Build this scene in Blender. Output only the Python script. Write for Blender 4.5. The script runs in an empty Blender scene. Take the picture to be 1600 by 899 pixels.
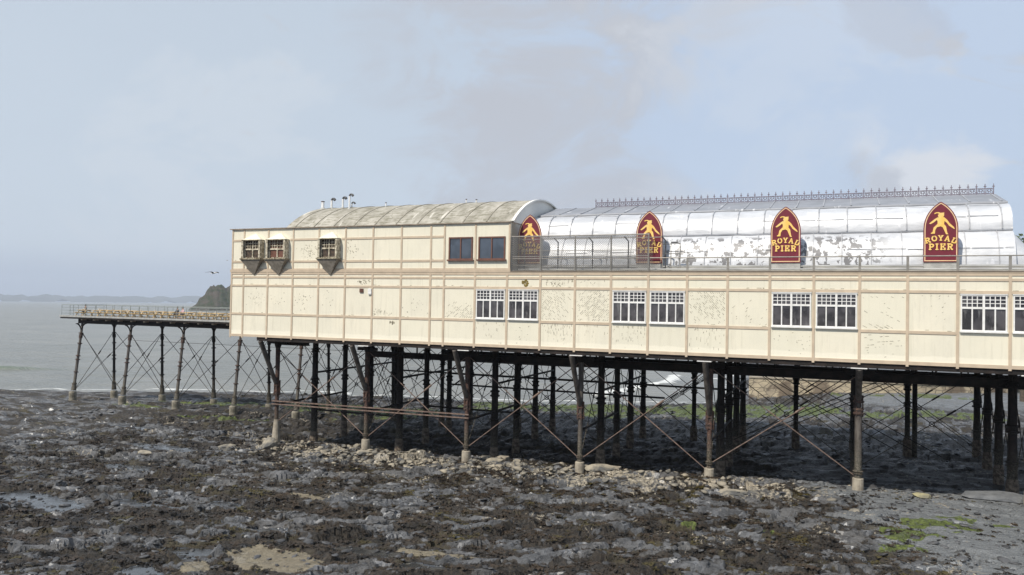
import bpy, bmesh, math, random
import numpy as np
from mathutils import Vector, Matrix
random.seed(7); np.random.seed(7)
R = math.radians
S = bpy.context.scene
COL = S.collection
EYE = 13.3                      # camera height above the sea; heights below are given relative to the eye

# ------------------------------------------------------------------ camera, sky, sun, exposure
def cam_axes(yaw, pitch, roll):
    f = Vector((-math.sin(yaw)*math.cos(pitch), math.cos(yaw)*math.cos(pitch), math.sin(pitch)))
    r0 = Vector((math.cos(yaw), math.sin(yaw), 0)); u0 = r0.cross(f)
    r = math.cos(roll)*r0 + math.sin(roll)*u0; u = -math.sin(roll)*r0 + math.cos(roll)*u0
    return r, u, f
cd = bpy.data.cameras.new('camera'); cam = bpy.data.objects.new('camera', cd); COL.objects.link(cam)
cd.sensor_width = 36; cd.lens = 27.0; cd.clip_end = 60000; cd.clip_start = 0.2
r_, u_, f_ = cam_axes(.4048, .0235, .0106)
M = Matrix.Identity(4)
for i in range(3):
    M[i][0] = r_[i]; M[i][1] = u_[i]; M[i][2] = -f_[i]
M[0][3], M[1][3], M[2][3] = 0, -50, EYE
cam.matrix_world = M
S.camera = cam

SUN_T = Vector((.30, .77, -1.0)).normalized()        # direction the light travels
sd = bpy.data.lights.new('sun', 'SUN'); sun = bpy.data.objects.new('sun', sd); COL.objects.link(sun)
sd.energy = 5.0; sd.angle = R(.6); sd.color = (1.0, .93, .82)
sun.rotation_euler = SUN_T.to_track_quat('-Z', 'Y').to_euler()
sun.location = (-20, -60, 60)

W = bpy.data.worlds.new('World'); S.world = W; W.use_nodes = True
nt = W.node_tree; nt.nodes.clear(); N = nt.nodes; L = nt.links
out = N.new('ShaderNodeOutputWorld'); bg = N.new('ShaderNodeBackground'); bg.inputs[1].default_value = .10
sky = N.new('ShaderNodeTexSky'); sky.sky_type = 'NISHITA'; sky.sun_disc = False
sky.sun_elevation = math.asin(-SUN_T.z); sky.sun_rotation = math.atan2(-SUN_T.x, -SUN_T.y)
sky.air_density = 1.0; sky.dust_density = 1.6; sky.ozone_density = 1.5
tc = N.new('ShaderNodeTexCoord')
sep = N.new('ShaderNodeSeparateXYZ'); L.new(tc.outputs['Generated'], sep.inputs[0])
def mth(op, a, b=None, c=None):
    n = N.new('ShaderNodeMath'); n.operation = op
    for i, v in enumerate((a, b, c)):
        if v is None: continue
        if isinstance(v, (int, float)): n.inputs[i].default_value = v
        else: L.new(v, n.inputs[i])
    return n.outputs[0]
def wmix(f, a, b):
    n = N.new('ShaderNodeMix'); n.data_type = 'RGBA'
    if isinstance(f, (int, float)): n.inputs[0].default_value = f
    else: L.new(f, n.inputs[0])
    for k, v in ((6, a), (7, b)):
        if isinstance(v, tuple): n.inputs[k].default_value = (*v, 1)
        else: L.new(v, n.inputs[k])
    return n.outputs[2]
def mrange(v, a, b, c=0, d=1, smooth=True):
    n = N.new('ShaderNodeMapRange'); n.interpolation_type = 'SMOOTHSTEP' if smooth else 'LINEAR'
    L.new(v, n.inputs[0])
    for i, x in enumerate((a, b, c, d)): n.inputs[i+1].default_value = x
    return n.outputs[0]
def wnoise(vec, scale, detail, rough=.55, dist=0, loc=(0, 0, 0), sc=(1, 1, 1)):
    mp = N.new('ShaderNodeMapping'); mp.inputs[1].default_value = loc; mp.inputs[3].default_value = sc
    L.new(vec, mp.inputs[0])
    n = N.new('ShaderNodeTexNoise'); n.inputs['Scale'].default_value = scale; n.inputs['Detail'].default_value = detail
    n.inputs['Roughness'].default_value = rough; n.inputs['Distortion'].default_value = dist
    L.new(mp.outputs[0], n.inputs[0]); return n.outputs[0]
z = sep.outputs[2]
zc = mth('MAXIMUM', z, 0.0)
den = mth('ADD', zc, .22)
cb = N.new('ShaderNodeCombineXYZ')
L.new(mth('DIVIDE', sep.outputs[0], den), cb.inputs[0]); L.new(mth('DIVIDE', sep.outputs[1], den), cb.inputs[1])
pv = cb.outputs[0]
def dirblob(px, py, pz, a, b):
    d = Vector((px, py, pz)).normalized()
    vn = N.new('ShaderNodeVectorMath'); vn.operation = 'DOT_PRODUCT'; L.new(tc.outputs['Generated'], vn.inputs[0])
    vn.inputs[1].default_value = d
    return mrange(vn.outputs['Value'], math.cos(R(a)), math.cos(R(b)))
def pixdir(x, y):                      # direction in the world in which a cloud stands
    d = f_ + r_*((x-800)/1200) - u_*((y-449.5)/1200); return tuple(d.normalized())
veil = mrange(wnoise(pv, .55, 5, .5, .3, (3.1, 1.2, 0)), .30, .68)
base = wmix(mth('MULTIPLY', veil, .62), sky.outputs[0], (6.3, 6.8, 7.8))
# pale layer everywhere, heavier near the horizon
tint = wmix(dirblob(*pixdir(200, 150), 38, 5), (5.6, 6.75, 8.5), (6.4, 7.25, 8.2))
base = wmix(mrange(z, 0.0, .5, .88, .82), base, tint)
greyn = wnoise(tc.outputs['Generated'], 5.0, 10, .60, .6, (0, .3, 0), (1, 1, 1.7))
def cloud(px, py, a, b, lo, hi, amt):
    m = mth('ADD', dirblob(*pixdir(px, py), a, b), mth('MULTIPLY', mth('SUBTRACT', greyn, .5), 4.2))
    return mth('MULTIPLY', mrange(m, lo, hi), amt)
for (px, py, a, b, amt) in ((880, 30, 14, 6, .85), (930, 120, 8, 3, .75), (820, 240, 12, 4, .7), (690, 210, 8, 2, .6), (1000, 260, 7, 2, .5), (700, 10, 9, 3, .5)):
    base = wmix(cloud(px, py, a*1.15, b*.6, .35, 1.25, amt), base, (5.3, 5.6, 6.25))
base = wmix(cloud(960, 95, 9, 1, .7, 1.6, .45), base, (6.5, 6.7, 7.1))
base = wmix(cloud(1430, 272, 6.0, .5, .45, 1.05, .8), base, (7.8, 7.95, 8.3))
base = wmix(cloud(350, 300, 14, 5, .6, 1.1, .4), base, (6.9, 7.45, 8.1))
base = wmix(cloud(1200, 120, 14, 5, .6, 1.1, .35), base, (6.7, 7.3, 8.2))
base = wmix(cloud(1352, 284, 3.4, .3, .55, 1.1, .7), base, (4.8, 5.2, 6.0))
base = wmix(cloud(1420, 5, 5, 1.5, .55, 1.1, .4), base, (4.8, 5.0, 5.6))
# bank of low cumulus and the darker band of air under it
band = mth('MULTIPLY', mrange(z, .012, .026), mrange(z, .050, .034))
bn = mrange(wnoise(tc.outputs['Generated'], 13, 6, .6, .2, (.4, .1, .2), (1, 1, 3.5)), .47, .62)
base = wmix(mth('MULTIPLY', mth('MULTIPLY', band, bn), .60), base, (6.4, 6.6, 7.3))
base = wmix(mth('MULTIPLY', mrange(z, .07, .005), .75), base, (3.5, 4.35, 6.0))
L.new(base, bg.inputs[0]); L.new(bg.outputs[0], out.inputs[0])

S.render.engine = 'CYCLES'
S.view_settings.view_transform = 'Standard'; S.view_settings.look = 'None'
S.view_settings.exposure = 0.0; S.view_settings.gamma = 1; S.view_settings.use_curve_mapping = False
S.cycles.max_bounces = 6; S.cycles.transparent_max_bounces = 12; S.cycles.volume_bounces = 0

# ------------------------------------------------------------------ materials
class NB:
    """small node builder"""
    def __init__(s, name):
        s.m = bpy.data.materials.new(name); s.m.use_nodes = True
        s.t = s.m.node_tree; s.N = s.t.nodes; s.L = s.t.links
        s.p = s.N['Principled BSDF']
        s.co = s.N.new('ShaderNodeTexCoord').outputs['Object']
    def noise(s, scale, detail=4, rough=.55, sc=(1, 1, 1), loc=(0, 0, 0), dist=0):
        mp = s.N.new('ShaderNodeMapping'); mp.inputs[3].default_value = sc; mp.inputs[1].default_value = loc
        s.L.new(s.co, mp.inputs[0])
        n = s.N.new('ShaderNodeTexNoise'); n.inputs['Scale'].default_value = scale
        n.inputs['Detail'].default_value = detail; n.inputs['Roughness'].default_value = rough
        n.inputs['Distortion'].default_value = dist
        s.L.new(mp.outputs[0], n.inputs[0]); return n.outputs[0]
    def voro(s, scale, sc=(1, 1, 1), feat='F1', out='Distance', rnd=1):
        mp = s.N.new('ShaderNodeMapping'); mp.inputs[3].default_value = sc; s.L.new(s.co, mp.inputs[0])
        n = s.N.new('ShaderNodeTexVoronoi'); n.feature = feat; n.inputs['Scale'].default_value = scale
        n.inputs['Randomness'].default_value = rnd
        s.L.new(mp.outputs[0], n.inputs[0]); return n.outputs[out]
    def rng(s, v, a, b, c=0, d=1):
        n = s.N.new('ShaderNodeMapRange'); n.interpolation_type = 'SMOOTHSTEP'; s.L.new(v, n.inputs[0])
        for i, x in enumerate((a, b, c, d)): n.inputs[i+1].default_value = x
        return n.outputs[0]
    def math(s, op, a, b=None):
        n = s.N.new('ShaderNodeMath'); n.operation = op
        for i, v in enumerate((a, b)):
            if v is None: continue
            if isinstance(v, (int, float)): n.inputs[i].default_value = v
            else: s.L.new(v, n.inputs[i])
        return n.outputs[0]
    def mix(s, f, a, b):
        n = s.N.new('ShaderNodeMix'); n.data_type = 'RGBA'
        if isinstance(f, (int, float)): n.inputs[0].default_value = f
        else: s.L.new(f, n.inputs[0])
        for k, v in ((6, a), (7, b)):
            if isinstance(v, tuple): n.inputs[k].default_value = (*v, 1)
            else: s.L.new(v, n.inputs[k])
        return n.outputs[2]
    def attr(s, name, ch=None):
        n = s.N.new('ShaderNodeAttribute'); n.attribute_name = name
        if ch is None: return n.outputs['Color']
        if ch == 3: return n.outputs['Alpha']
        q = s.N.new('ShaderNodeSeparateColor'); s.L.new(n.outputs['Color'], q.inputs[0]); return q.outputs[ch]
    def xyz(s, ch):
        q = s.N.new('ShaderNodeSeparateXYZ'); s.L.new(s.co, q.inputs[0]); return q.outputs[ch]
    def bump(s, h, strength=.3, dist=.02, prev=None):
        b = s.N.new('ShaderNodeBump'); b.inputs['Strength'].default_value = strength; b.inputs['Distance'].default_value = dist
        s.L.new(h, b.inputs['Height'])
        if prev is not None: s.L.new(prev, b.inputs['Normal'])
        s.L.new(b.outputs[0], s.p.inputs['Normal']); return b.outputs[0]
    def set(s, col=None, rough=None, metal=None, spec=None, alpha=None):
        for nm, v in (('Base Color', col), ('Roughness', rough), ('Metallic', metal), ('Specular IOR Level', spec), ('Alpha', alpha)):
            if v is None: continue
            if isinstance(v, tuple): s.p.inputs[nm].default_value = (*v, 1)
            elif isinstance(v, (int, float)): s.p.inputs[nm].default_value = v
            else: s.L.new(v, s.p.inputs[nm])
        return s.m

def simple(name, c1, c2, rough=.6, scale=3, metal=0, bump=.2, spec=.5, sc=(1, 1, 1)):
    b = NB(name); n = b.noise(scale, 5, .6, sc)
    b.bump(b.noise(scale*8, 3), bump, .01)
    return b.set(b.mix(b.rng(n, .35, .65), c1, c2), rough, metal, spec)

MT = {}
# cream cladding: clean paint with soft dirt, specks and faint rain streaks
b = NB('cream_paint')
c = b.mix(b.rng(b.noise(.35, 4), .35, .68), (.76, .71, .575), (.70, .66, .54))
c = b.mix(b.math('MULTIPLY', b.rng(b.noise(5, 3, .6, (1, 1, .06)), .50, .75), .38), c, (.50, .46, .35))
c = b.mix(b.math('MULTIPLY', b.rng(b.noise(1.6, 6, .7, (1, 1, .35), (2, 0, 9)), .50, .72), .30), c, (.52, .49, .40))
pm = b.rng(b.noise(.55, 3, .6, (1, 1, 1), (4, 0, 2)), .52, .72)
c = b.mix(b.math('MULTIPLY', b.rng(b.noise(9, 4, .7), .60, .68), b.math('MULTIPLY', pm, .75)), c, (.24, .20, .12))
c = b.mix(b.math('MULTIPLY', b.rng(b.noise(2.2, 5, .7, (1, 1, .5)), .55, .75), .16), c, (.46, .45, .36))
wn = b.N.new('ShaderNodeTexWhiteNoise'); wn.noise_dimensions = '1D'
b.L.new(b.math('FLOOR', b.math('DIVIDE', b.math('SUBTRACT', b.xyz(0), 1.37-2.536*.45), 2.536)), wn.inputs['W'])
c = b.mix(b.math('MULTIPLY', wn.outputs['Value'], b.rng(b.xyz(0), 8, 26, .12, .5)), c, (.68, .655, .53))
c = b.mix(b.math('MULTIPLY', b.rng(b.math('ADD', b.xyz(2), b.math('MULTIPLY', b.noise(1.2, 2), .25)), .72, .60), .5), c, (.86, .81, .67))
b.bump(b.noise(30, 3), .12, .01); MT['cream'] = b.set(c, .62, 0, .3)
MT['batten'] = simple('beige_batten', (.54, .435, .32), (.47, .38, .28), .65, 2)
MT['batten_edge'] = simple('weathered_coping', (.22, .17, .13), (.34, .28, .22), .6, 3)
MT['mark'] = simple('flaked_paint_marks', (.15, .13, .09), (.42, .38, .28), .9, 4)
MT['lichen'] = simple('yellow_lichen', (.28, .20, .04), (.12, .09, .03), .95, 12)
MT['white'] = simple('white_gloss_paint', (.80, .79, .77), (.70, .69, .66), .4, 4, bump=.05)
b = NB('window_glass'); c = b.mix(b.rng(b.noise(.9, 2), .4, .6), (.022, .019, .020), (.075, .068, .072)); c = b.mix(b.rng(b.noise(3, 3, .6, (1, 1, .25), (3, 1, 1)), .55, .7), c, (.13, .125, .125)); MT['glass'] = b.set(c, .08, 0, .8)
b = NB('blue_window_glass'); c = b.mix(b.rng(b.noise(.7, 2), .4, .6), (.035, .045, .06), (.06, .075, .10)); MT['blueglass'] = b.set(c, .05, 0, 1.0)
MT['brown'] = simple('brown_window_paint', (.16, .07, .045), (.11, .05, .035), .5, 5)
MT['old_wood'] = simple('peeling_timber', (.42, .38, .28), (.12, .09, .05), .85, 6)
MT['oldpaint'] = simple('flaking_cream_paint', (.66, .60, .47), (.22, .19, .13), .8, 5)
MT['dirt_shade'] = simple('dirt_and_shade_underside', (.26, .23, .19), (.17, .15, .12), .9, 4)  # weathered boards, darkened to carry the shade under the oriels
MT['boards'] = simple('dark_boards', (.09, .06, .04), (.03, .025, .02), .8, 5)
# curved grey roof with moss and streaks
b = NB('weathered_felt_roof')
c = b.mix(b.rng(b.noise(.8, 6, .65, (1, .5, .6)), .3, .7), (.42, .395, .34), (.22, .205, .165))
c = b.mix(b.math('MULTIPLY', b.rng(b.noise(2.4, 6, .7, (.5, 1.5, 1.5)), .50, .62), .7), c, (.15, .14, .095))
c = b.mix(b.math('MULTIPLY', b.rng(b.noise(1.5, 5, .6, (1.6, .3, .3), (5, 1, 0)), .56, .72), .75), c, (.66, .63, .56))
c = b.mix(b.math('MULTIPLY', b.rng(b.noise(3.0, 6, .7, (1, .5, .5), (9, 1, 3)), .60, .66), .7), c, (.10, .095, .065))
b.bump(b.noise(9, 5), .3, .03); MT['roof'] = b.set(c, .85, 0, .2)
MT['roofseam'] = simple('roof_seam', (.17, .155, .12), (.28, .25, .20), .85, 3)
MT['endgrey'] = simple('pale_grey_sheet', (.78, .76, .70), (.70, .68, .63), .6, .6)
# aluminium paint
b = NB('aluminium_paint')
c = b.mix(b.rng(b.noise(.7, 5, .6, (.4, 1, 1)), .35, .7), (.60, .61, .63), (.44, .45, .47))
c = b.mix(b.math('MULTIPLY', b.rng(b.noise(3.5, 5, .7, (.5, 1, 2.2)), .48, .62), .25), c, (.40, .41, .43))
c = b.mix(b.math('MULTIPLY', b.rng(b.noise(1.4, 3, .6, (1, 1, .3), (2, 7, 1)), .60, .66), .5), c, (.70, .70, .72))
xx = b.xyz(0); zz = b.xyz(2)
zone = b.math('MULTIPLY', b.rng(xx, 35.0, 36.6), b.rng(xx, 50.5, 48.4))
zone = b.math('MULTIPLY', zone, b.rng(zz, 7.9, 7.6))
pt = b.rng(b.noise(2.3, 4, .6, (1, 1, .8), (1, 2, 3)), .525, .545)
c = b.mix(b.math('MULTIPLY', pt, b.math('MULTIPLY', zone, .85)), c, (.12, .115, .115))
b.bump(b.noise(2.0, 4, .6, (.6, 1, 2.0)), .5, .05); MT['silver'] = b.set(c, .48, .2, .4)
b = NB('grey_roof_sheet')
c = b.mix(b.rng(b.noise(.8, 4), .35, .7), (.27, .28, .305), (.22, .23, .25))
c = b.mix(b.math('MULTIPLY', b.rng(b.noise(1.1, 4, .6, (2.0, .35, .35)), .62, .68), .7), c, (.62, .63, .65))
b.bump(b.noise(2.5, 4), .25, .02); MT['greyroof'] = b.set(c, .55, .1, .4)
MT['seam'] = simple('silver_seam', (.32, .325, .34), (.44, .445, .46), .5, 3, .2)
MT['gutter'] = simple('grey_gutter', (.25, .25, .25), (.40, .40, .39), .6, 1.5, sc=(.4, 1, 3))
MT['rail'] = simple('galvanised_rail', (.32, .30, .27), (.24, .225, .20), .5, 4, .4)
MT['darkrail'] = simple('dark_steel', (.06, .06, .065), (.10, .10, .10), .5, 4, .3)
MT['crest'] = simple('purple_grey_cast_iron', (.12, .10, .13), (.18, .155, .185), .6, 4)
MT['maroon'] = simple('maroon_sign_paint', (.165, .016, .030), (.13, .013, .024), .45, 2, bump=.05)
MT['gold'] = simple('gold_sign_paint', (.80, .50, .11), (.84, .58, .20), .5, 3, bump=.05)
MT['signedge'] = simple('pale_sign_edge', (.78, .55, .32), (.70, .48, .28), .5, 3, bump=.05)
MT['signbox'] = simple('grey_sign_backing', (.40, .40, .38), (.30, .30, .29), .6, 3)
# ironwork
b = NB('black_iron')
c = b.mix(b.rng(b.noise(1.8, 5), .4, .65), (.013, .011, .010), (.028, .02, .017)); b.bump(b.noise(14, 4), .5, .02)
MT['girder'] = b.set(c, .7, 0, .3)
def tide(b, c, k=.75):
    zt = b.math('ADD', b.xyz(2), b.math('MULTIPLY', b.math('SUBTRACT', b.noise(2.5, 5, .7), .5), 3.0))
    tc_ = b.mix(b.rng(b.noise(11, 4, .7), .4, .6), (.035, .035, .022), (.15, .13, .10))
    return b.mix(b.math('MULTIPLY', b.rng(zt, 3.4, 1.6), k), c, tc_)
b = NB('tidal_black_iron')
c = b.mix(b.rng(b.noise(1.8, 5), .4, .65), (.013, .011, .010), (.028, .02, .017)); b.bump(b.noise(14, 4), .6, .03)
MT['iron'] = b.set(tide(b, c, .6), .75, 0, .3)
b = NB('rusty_iron')
c = b.mix(b.rng(b.noise(3, 5), .38, .62), (.09, .05, .038), (.05, .038, .034))
c = b.mix(b.rng(b.noise(9, 4), .55, .7), c, (.18, .12, .09)); b.bump(b.noise(20, 4), .6, .02)
MT['rust'] = b.set(tide(b, c), .8, 0, .3)
b = NB('worn_grey_iron')
c = b.mix(b.rng(b.noise(2.5, 6, .7, (1, 1, .3)), .38, .62), (.13, .115, .10), (.055, .045, .04)); b.bump(b.noise(20, 4), .4, .02)
MT['worniron'] = b.set(tide(b, c), .65, 0, .4)
b = NB('barnacled_iron')
c = b.mix(b.rng(b.noise(3.5, 6, .7), .4, .62), (.20, .165, .125), (.07, .055, .045)); b.bump(b.noise(16, 5), .8, .03)
MT['barnacle'] = b.set(c, .85, 0, .2)
MT['concrete'] = simple('pale_old_concrete', (.36, .32, .25), (.22, .19, .15), .9, 2.5, bump=.6)
MT['oldconcrete'] = simple('weedy_concrete', (.26, .235, .185), (.11, .10, .075), .9, 2.0, bump=.8)
MT['rodlit'] = simple('brown_iron_rod', (.20, .14, .11), (.11, .075, .06), .7, 4)
MT['timber'] = simple('yellow_bench_timber', (.58, .43, .22), (.44, .31, .16), .7, 4)
MT['asphalt'] = simple('deck_boards', (.20, .18, .15), (.13, .12, .10), .85, 3)
# wire netting: real sheet, open between the wires
b = NB('chain_link')
mp = b.N.new('ShaderNodeMapping'); mp.inputs[2].default_value = (0, R(45), 0); b.L.new(b.co, mp.inputs[0])
q = b.N.new('ShaderNodeSeparateXYZ'); b.L.new(mp.outputs[0], q.inputs[0])
def wire(o):
    v = b.math('FRACT', b.math('MULTIPLY', o, 9.0)); v = b.math('ABSOLUTE', b.math('SUBTRACT', v, .5))
    return b.math('GREATER_THAN', v, .438)
al = b.math('MAXIMUM', wire(q.outputs[0]), wire(q.outputs[2]))
MT['mesh'] = b.set((.20, .195, .19), .6, .3, .4, al)
# stonework, hills, leaves
b = NB('harbour_stone')
c = b.mix(b.rng(b.noise(.6, 5), .35, .65), (.40, .34, .24), (.27, .23, .17))
c = b.mix(b.rng(b.voro(.9, (1, 1, 1.8), 'DISTANCE_TO_EDGE'), .08, .02), c, (.14, .12, .09))
c = b.mix(b.math('MULTIPLY', b.rng(b.noise(.33, 4), .52, .6), .8), c, (.10, .075, .055)); b.bump(b.noise(6, 4), .4, .05)
MT['stone'] = b.set(c, .9)
b = NB('cliff_rock')
c = b.mix(b.rng(b.noise(.05, 6, .7, (1, 1, 2)), .38, .62), (.075, .062, .05), (.035, .045, .022)); b.bump(b.noise(.15, 6), 1, 3)
MT['cliff'] = b.set(c, .95, 0, .1)
MT['farhill'] = simple('far_hill', (.05, .06, .05), (.07, .075, .06), .95, .002)
MT['leaf'] = simple('leaf', (.045, .07, .02), (.08, .10, .03), .7, 2)
MT['bark'] = simple('bark', (.10, .08, .06), (.06, .05, .04), .9, 4)
MT['skin'] = simple('skin', (.50, .31, .23), (.46, .28, .20), .6, 8)
MT['black_cloth'] = simple('black_cloth', (.02, .02, .025), (.035, .035, .04), .9, 8)
MT['pink_cloth'] = simple('pale_pink_cloth', (.55, .33, .36), (.60, .42, .45), .9, 8)
MT['grey_cloth'] = simple('grey_cloth', (.14, .14, .16), (.10, .10, .12), .9, 8)
MT['hair'] = simple('dark_hair', (.02, .015, .012), (.03, .02, .015), .7, 20)
MT['gull'] = simple('white_feathers', (.75, .75, .75), (.65, .65, .65), .8, 8)
MT['gullgrey'] = simple('grey_feathers', (.22, .23, .25), (.08, .08, .09), .8, 6)
MT['beak'] = simple('yellow_beak', (.6, .38, .06), (.6, .38, .06), .5, 6)
MT['palerock'] = simple('pale_rock', (.33, .29, .22), (.075, .076, .074), .95, .9, bump=1)
MT['greyrock'] = simple('grey_rock', (.16, .165, .17), (.10, .105, .11), .8, 1.6, bump=1)
MT['yellowrock'] = simple('yellow_rock', (.30, .27, .15), (.15, .14, .10), .9, 1.6, bump=1)
MT['darkrock'] = simple('dark_wet_stone', (.085, .086, .090), (.030, .030, .031), .55, 1.2, bump=.8)

# ------------------------------------------------------------------ object helpers
SLOPE = .0078                                         # the pier climbs slightly towards the sea
PM = Matrix.Translation((0, 0, EYE)) @ Matrix.Rotation(SLOPE, 4, 'Y')
WM = Matrix.Translation((0, 0, EYE))
def thing(name, label, cat, loc=(0, 0, 0), group=None, frame=PM, kind=None):
    o = bpy.data.objects.new(name, None); COL.objects.link(o); o.empty_display_size = .3
    o.matrix_world = frame @ Matrix.Translation(loc); o['o'] = 0; del o['o']
    o['label'] = label; o['category'] = cat
    if group: o['group'] = group
    o['kind'] = kind or 'thing'
    LOC[o.name] = Vector(loc)
    return o
LOC = {}
class MB:
    def __init__(s): s.v = []; s.f = []; s.mi = []; s.sm = []; s.k = 0; s.smooth = False; s.marks = []
    def mark(s):
        s.marks.append((len(s.v), len(s.f))); return s
    def add(s, vs, fs):
        n = len(s.v); s.v += [tuple(v) for v in vs]; s.f += [tuple(i+n for i in f) for f in fs]
        s.mi += [s.k]*len(fs); s.sm += [s.smooth]*len(fs); return s
    def box(s, x0, x1, y0, y1, z0, z1):
        vs = [(x, y, z) for z in (z0, z1) for y in (y0, y1) for x in (x0, x1)]
        return s.add(vs, [(0, 2, 3, 1), (4, 5, 7, 6), (0, 1, 5, 4), (2, 6, 7, 3), (0, 4, 6, 2), (1, 3, 7, 5)])
    def bar(s, p, q, w, h=None):                       # rectangular bar
        return s.tube(p, q, w/2*1.414, w/2*1.414, 4, flat=True)
    def tube(s, p, q, r0, r1=None, n=8, cap=True, flat=False):
        p = Vector(p); q = Vector(q); r1 = r0 if r1 is None else r1
        d = (q-p).normalized(); a = d.orthogonal().normalized() if abs(d.z) < .99 else Vector((1, 0, 0))
        if abs(d.z) < .99: a = Vector((0, 0, 1)).cross(d).normalized()
        c = d.cross(a); vs = []; off = math.pi/4 if n == 4 else 0
        for (o, r) in ((p, r0), (q, r1)):
            for i in range(n):
                t = 2*math.pi*i/n+off; vs.append(o+a*math.cos(t)*r+c*math.sin(t)*r)
        fs = [(i, (i+1) % n, n+(i+1) % n, n+i) for i in range(n)]
        sm = s.smooth; s.smooth = not flat and n > 4
        s.add(vs, fs); s.smooth = False
        if cap: s.add(vs, [tuple(range(n-1, -1, -1)), tuple(range(n, 2*n))])
        s.smooth = sm; return s
    def lathe(s, x, y, prof, n=14):                    # prof: (r, z) from bottom to top
        vs = []; fs = []
        for (r, zz) in prof:
            for i in range(n):
                t = 2*math.pi*i/n; vs.append((x+r*math.cos(t), y+r*math.sin(t), zz))
        for j in range(len(prof)-1):
            for i in range(n): fs.append((j*n+i, j*n+(i+1) % n, (j+1)*n+(i+1) % n, (j+1)*n+i))
        fs.append(tuple(range(n-1, -1, -1))); fs.append(tuple((len(prof)-1)*n+i for i in range(n)))
        sm = s.smooth; s.smooth = False; s.add(vs, fs); s.smooth = sm; return s
    def extr(s, pts, d):                               # planar polygon pulled along vector d
        n = len(pts); pts = [Vector(p) for p in pts]; d = Vector(d)
        vs = pts+[p+d for p in pts]
        return s.add(vs, [tuple(range(n-1, -1, -1)), tuple(range(n, 2*n))]+[(i, (i+1) % n, n+(i+1) % n, n+i) for i in range(n)])
    def sheet(s, rows):                                # grid of points
        m = len(rows[0]); vs = [p for r in rows for p in r]
        fs = [(i*m+j, i*m+j+1, (i+1)*m+j+1, (i+1)*m+j) for i in range(len(rows)-1) for j in range(m-1)]
        return s.add(vs, fs)
    def build(s, name, mats, parent=None, frame=PM, kind=None, fix=True, origin=None):
        if s.marks:                                    # every marked piece becomes a mesh of its own
            mk = [m for m in s.marks if m[1] < len(s.f)]+[(len(s.v), len(s.f))]
            if mk[0][1] > 0: mk = [(0, 0)]+mk
            for (v0, f0), (v1, f1) in zip(mk[:-1], mk[1:]):
                if f1 <= f0: continue
                q = MB(); q.v = s.v[v0:v1]; q.f = [tuple(i-v0 for i in f) for f in s.f[f0:f1]]; q.mi = s.mi[f0:f1]; q.sm = s.sm[f0:f1]
                o = q.build(name, mats, parent, frame, kind, fix, origin)
            return o
        me = bpy.data.meshes.new(name)
        o = Vector((0, 0, 0))
        if parent is not None:
            o = BASE[parent.name]
        elif origin is not None: o = Vector(origin)
        me.from_pydata([(v[0]-o[0], v[1]-o[1], v[2]-o[2]) for v in s.v], [], s.f)
        for m in (mats if isinstance(mats, (list, tuple)) else [mats]): me.materials.append(MT[m] if isinstance(m, str) else m)
        me.polygons.foreach_set('material_index', s.mi); me.polygons.foreach_set('use_smooth', s.sm)
        if fix:
            bm = bmesh.new(); bm.from_mesh(me); bmesh.ops.recalc_face_normals(bm, faces=bm.faces); bm.to_mesh(me); bm.free()
        me.update()
        ob = bpy.data.objects.new(name, me); COL.objects.link(ob)
        if parent is not None: ob.parent = parent
        else: ob.matrix_world = frame @ Matrix.Translation(o)
        if kind: ob['kind'] = kind
        BASE[ob.name] = o
        return ob
BASE = {}
_thing = thing
def thing(name, label, cat, loc=(0, 0, 0), group=None, frame=PM, kind=None):
    o = _thing(name, label, cat, loc, group, frame, kind); BASE[o.name] = Vector(loc); return o
def tag(o, label, cat, group=None, kind=None):
    o['label'] = label; o['category'] = cat
    if group: o['group'] = group
    o['kind'] = kind or 'thing'
    return o
def struct(o): o['kind'] = 'structure'; return o
ORD = ['first', 'second', 'third', 'fourth', 'fifth', 'sixth', 'seventh', 'eighth', 'ninth', 'tenth', 'eleventh', 'twelfth', 'thirteenth', 'fourteenth']
NUM = ['one', 'two', 'three', 'four', 'five', 'six', 'seven', 'eight', 'nine', 'ten', 'eleven', 'twelve', 'thirteen']

# ------------------------------------------------------------------ terrain maths
RG = np.random.RandomState(11)
PERM = RG.permutation(512); GA = RG.rand(512)*2*np.pi; RV = RG.rand(512, 6)
def hsh(ix, iy, seed): return PERM[(PERM[(ix+seed*17) & 511]+iy) & 511]
def perlin(x, y, seed=0):
    ix = np.floor(x).astype(int); iy = np.floor(y).astype(int); fx = x-ix; fy = y-iy
    u = fx*fx*fx*(fx*(fx*6-15)+10); v = fy*fy*fy*(fy*(fy*6-15)+10)
    def g(dx, dy):
        a = GA[hsh(ix+dx, iy+dy, seed)]; return np.cos(a)*(fx-dx)+np.sin(a)*(fy-dy)
    a = g(0, 0); b_ = g(1, 0); c_ = g(0, 1); d = g(1, 1)
    return (a+(b_-a)*u)*(1-v)+(c_+(d-c_)*u)*v
def fbm(x, y, seed=0, octv=4, gain=.5):
    r = 0; a = 1
    for o in range(octv): r = r+a*perlin(x*2**o, y*2**o, seed+o*3); a *= gain
    return r
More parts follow.
